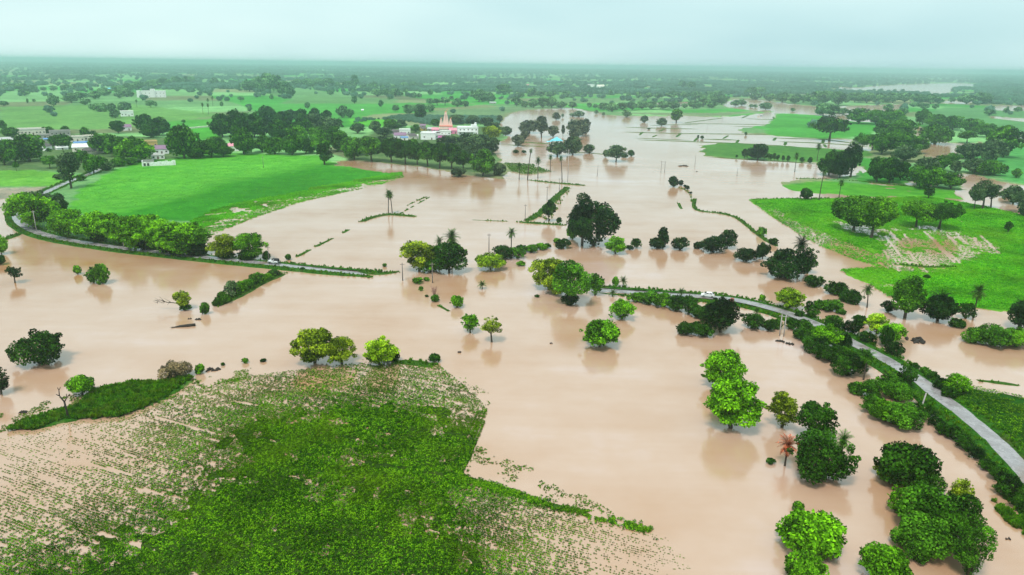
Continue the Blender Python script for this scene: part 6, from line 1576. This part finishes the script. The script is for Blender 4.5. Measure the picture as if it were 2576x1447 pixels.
pole('thin pole in the paddies near the tin-roofed huts', 1817, 302, 14, M_POLE)

# ================================================================ VEHICLES
m_g, t, b = newmat('car_glass'); b.inputs['Base Color'].default_value = (0.01, 0.012, 0.014, 1); b.inputs['Roughness'].default_value = .08
m_cw, t, b = newmat('white_car_paint'); b.inputs['Base Color'].default_value = (0.85, 0.85, 0.85, 1); b.inputs['Roughness'].default_value = .2; b.inputs['Coat Weight'].default_value = .5
m_bk, t, b = newmat('black_canvas'); b.inputs['Base Color'].default_value = (0.012, 0.012, 0.014, 1); b.inputs['Roughness'].default_value = .6
m_ty, t, b = newmat('tyre_rubber'); b.inputs['Base Color'].default_value = (0.012, 0.012, 0.012, 1); b.inputs['Roughness'].default_value = .8
m_ri, t, b = newmat('steel_rim'); b.inputs['Base Color'].default_value = (0.5, 0.5, 0.5, 1); b.inputs['Metallic'].default_value = .8; b.inputs['Roughness'].default_value = .35
m_li, t, b = newmat('lamp_glass'); b.inputs['Base Color'].default_value = (0.75, 0.75, 0.72, 1); b.inputs['Roughness'].default_value = .1
m_tl, t, b = newmat('tail_lamp'); b.inputs['Base Color'].default_value = (0.45, 0.02, 0.02, 1); b.inputs['Roughness'].default_value = .2
def wheel(o, x, y, r, w_=.2):
    wl = empty('wheel', (x, y, r)); wl.parent = o
    def ring(r0, r1, y0, y1, nm, mat):
        n_ = 18; vs = []
        for yy, rad in ((y0, r0), (y0, r1), (y1, r1), (y1, r0)):
            vs += [(rad * math.cos(2*math.pi*k/n_), yy, rad * math.sin(2*math.pi*k/n_)) for k in range(n_)]
        fs = [(q*n_+k, q*n_+(k+1)%n_, ((q+1)%4)*n_+(k+1)%n_, ((q+1)%4)*n_+k) for q in range(4) for k in range(n_)]
        return MB().add(vs, fs).build(nm, mat, wl)
    ring(r * .6, r, -w_/2, w_/2, 'tyre', m_ty); ring(.03, r * .6, -w_/2 + .02, w_/2 - .02, 'rim', m_ri)
def onroad(L, u, v):
    p = at(u, v); i = int(np.argmin(((L - p) ** 2).sum(1))); T = L[min(i+1, len(L)-1)] - L[i-1]; T /= np.linalg.norm(T)
    return L[i], T
p, T = onroad(L2, 1780, 749); 
o = tag(empty('car', (p[0] + .3 * T[1], p[1] - .3 * T[0], .57), math.atan2(-T[1], -T[0])), 'white hatchback car stopped on the flooded right-hand road', 'car')
lower = [(-2.0, .28), (2.0, .28), (2.08, .5), (2.0, .78), (1.0, .96), (-1.85, 1.0), (-2.02, .8), (-2.06, .5)]
body = MB().prism(lower, -.82, .82).build('body', m_cw, o)
bv = body.modifiers.new('soft', 'BEVEL'); bv.width = .07; bv.segments = 2
cab = [(1.05, .96), (.35, 1.46), (-1.15, 1.50), (-1.82, .99)]
cb = MB()
n_ = len(cab); vs = [(x, -.80 + (.16 if z > 1.2 else 0), z) for x, z in cab] + [(x, .80 - (.16 if z > 1.2 else 0), z) for x, z in cab]
cb.add(vs, [(0,1,2,3), (7,6,5,4), (0,4,5,1), (1,5,6,2), (2,6,7,3), (3,7,4,0)]); cbo = cb.build('cabin', m_cw, o)
bv = cbo.modifiers.new('soft', 'BEVEL'); bv.width = .05; bv.segments = 2
def yz(z, s_): return s_ * (.80 - .16 * max(0, min(1, (z - .97) / .5)) + .012)
for s_ in (-1, 1):
    for xa, xb, xc, xd in ((.78, -.28, -.28, .30), (-.40, -1.45, -1.12, -.40)):
        MB().add([(xa, yz(1.04, s_), 1.04), (xb, yz(1.04, s_), 1.04), (xc, yz(1.40, s_), 1.40), (xd, yz(1.40, s_), 1.40), (xa, yz(1.04, s_) - s_*.02, 1.04), (xb, yz(1.04, s_) - s_*.02, 1.04), (xc, yz(1.40, s_) - s_*.02, 1.40), (xd, yz(1.40, s_) - s_*.02, 1.40)], [(0,1,2,3),(7,6,5,4),(0,4,5,1),(1,5,6,2),(2,6,7,3),(3,7,4,0)]).build('side_window', m_g, o)
    for x in (-1.3, 1.28): wheel(o, x, s_ * .74, .30)
    MB().box(1.96, 2.075, s_*.62 - .16, s_*.62 + .16, .58, .74).build('headlight', m_li, o); MB().box(-2.075, -1.98, s_*.66 - .1, s_*.66 + .1, .62, .9).build('tail_light', m_tl, o)
    MB().box(.75, .95, s_*.93 - .07, s_*.93 + .07, 1.0, 1.12).build('mirror', m_cw, o)
MB().add([(1.02, -.68, 1.0), (1.02, .68, 1.0), (.42, .58, 1.43), (.42, -.58, 1.43), (1.05, -.68, 1.01), (1.05, .68, 1.01), (.45, .58, 1.44), (.45, -.58, 1.44)], [(3,2,1,0),(4,5,6,7),(0,1,5,4),(1,2,6,5),(2,3,7,6),(3,0,4,7)]).build('windscreen', m_g, o)
MB().add([(-1.80, -.64, 1.04), (-1.80, .64, 1.04), (-1.24, .56, 1.44), (-1.24, -.56, 1.44), (-1.84, -.64, 1.05), (-1.84, .64, 1.05), (-1.28, .56, 1.46), (-1.28, -.56, 1.46)], [(0,1,2,3),(7,6,5,4),(0,4,5,1),(1,5,6,2),(2,6,7,3),(3,7,4,0)]).build('rear_window', m_g, o)
MB().box(2.0, 2.12, -.8, .8, .30, .48).build('bumper', m_cw, o)
# open white jeep with a black canvas top
p, T = onroad(L1, 683, 667)
o = tag(empty('jeep', (p[0] - .3 * T[1], p[1] + .3 * T[0], .57), math.atan2(-T[1], -T[0])), 'white open jeep with black canvas top on the left-hand road', 'jeep')
hood = MB().prism([(.55, .62), (1.95, .62), (1.98, 1.08), (1.75, 1.22), (.55, 1.30)], -.58, .58).build('hood', m_cw, o); bv = hood.modifiers.new('soft', 'BEVEL'); bv.width = .05; bv.segments = 2
MB().prism([(-1.95, .60), (.549, .60), (.549, 1.22), (.10, 1.0), (-.55, .98), (-.75, 1.22), (-1.95, 1.26)], -.78, .78).build('tub', m_cw, o)
MB().box(-1.98, 1.7, -.5, .5, .38, .598).build('chassis', m_bk, o)
for s_ in (-1, 1):
    MB().prism([(1.0, .86), (1.15, 1.02), (1.85, 1.02), (2.05, .80), (2.05, .72), (1.84, .92), (1.2, .92), (1.06, .80)], s_*.69 - .11, s_*.69 + .11).build('front_fender', m_cw, o)
    MB().prism([(-1.95, .90), (-1.75, 1.04), (-.95, 1.04), (-.75, .80), (-.84, .78), (-1.0, .94), (-1.7, .94), (-1.9, .84)], s_*.86 - .075, s_*.86 + .075).build('rear_fender', m_cw, o)
    for x in (-1.35, 1.5): wheel(o, x, s_ * .72, .36, .22)
    MB().tube([(.50, s_*.68, 1.29), (.38, s_*.66, 1.86)], .035, 6).build('screen_pillar', m_cw, o); MB().tube([(-.55, s_*.70, 1.2), (-.55, s_*.66, 1.86)], .045, 6).build('roll_bar', m_cw, o)
    MB().lathe([(.11, 0), (.11, .05), (.05, .08)], 0, 0, 10).build('headlight', m_li, o).location = (1.985, s_*.40, .96)
MB().box(.37, .40, -.62, .62, 1.34, 1.80).build('windscreen', m_g, o)
cv_ = MB().prism([(-1.95, 1.27), (-.75, 1.265), (-.58, 1.70), (.34, 1.80), (.36, 1.92), (-.6, 1.97), (-1.75, 1.93), (-1.97, 1.72)], -.70, .70).build('canvas_top', m_bk, o)
for y in (-.36, .36): MB().box(-.45, .05, y - .24, y + .24, .99, 1.12).box(-.52, -.40, y - .24, y + .24, 1.12, 1.55).build('seat', m_bk, o)
MB().box(1.985, 2.02, -.35, .35, .70, 1.10).build('grille', m_bk, o); MB().box(2.03, 2.14, -.75, .75, .52, .66).build('bumper', m_cw, o)
sp_w = empty('spare_wheel', (-2.06, 0, 1.0)); sp_w.parent = o
MB().tube([(-.10, 0, 0), (.10, 0, 0)], .34, 18).build('tyre', m_ty, sp_w); MB().tube([(-.12, 0, 0), (-.1005, 0, 0)], .19, 14).build('rim', m_ri, sp_w)
print('objects', len(S.objects))

print('tris', sum(len(m.loops) - 2 * len(m.polygons) for m in bpy.data.meshes))
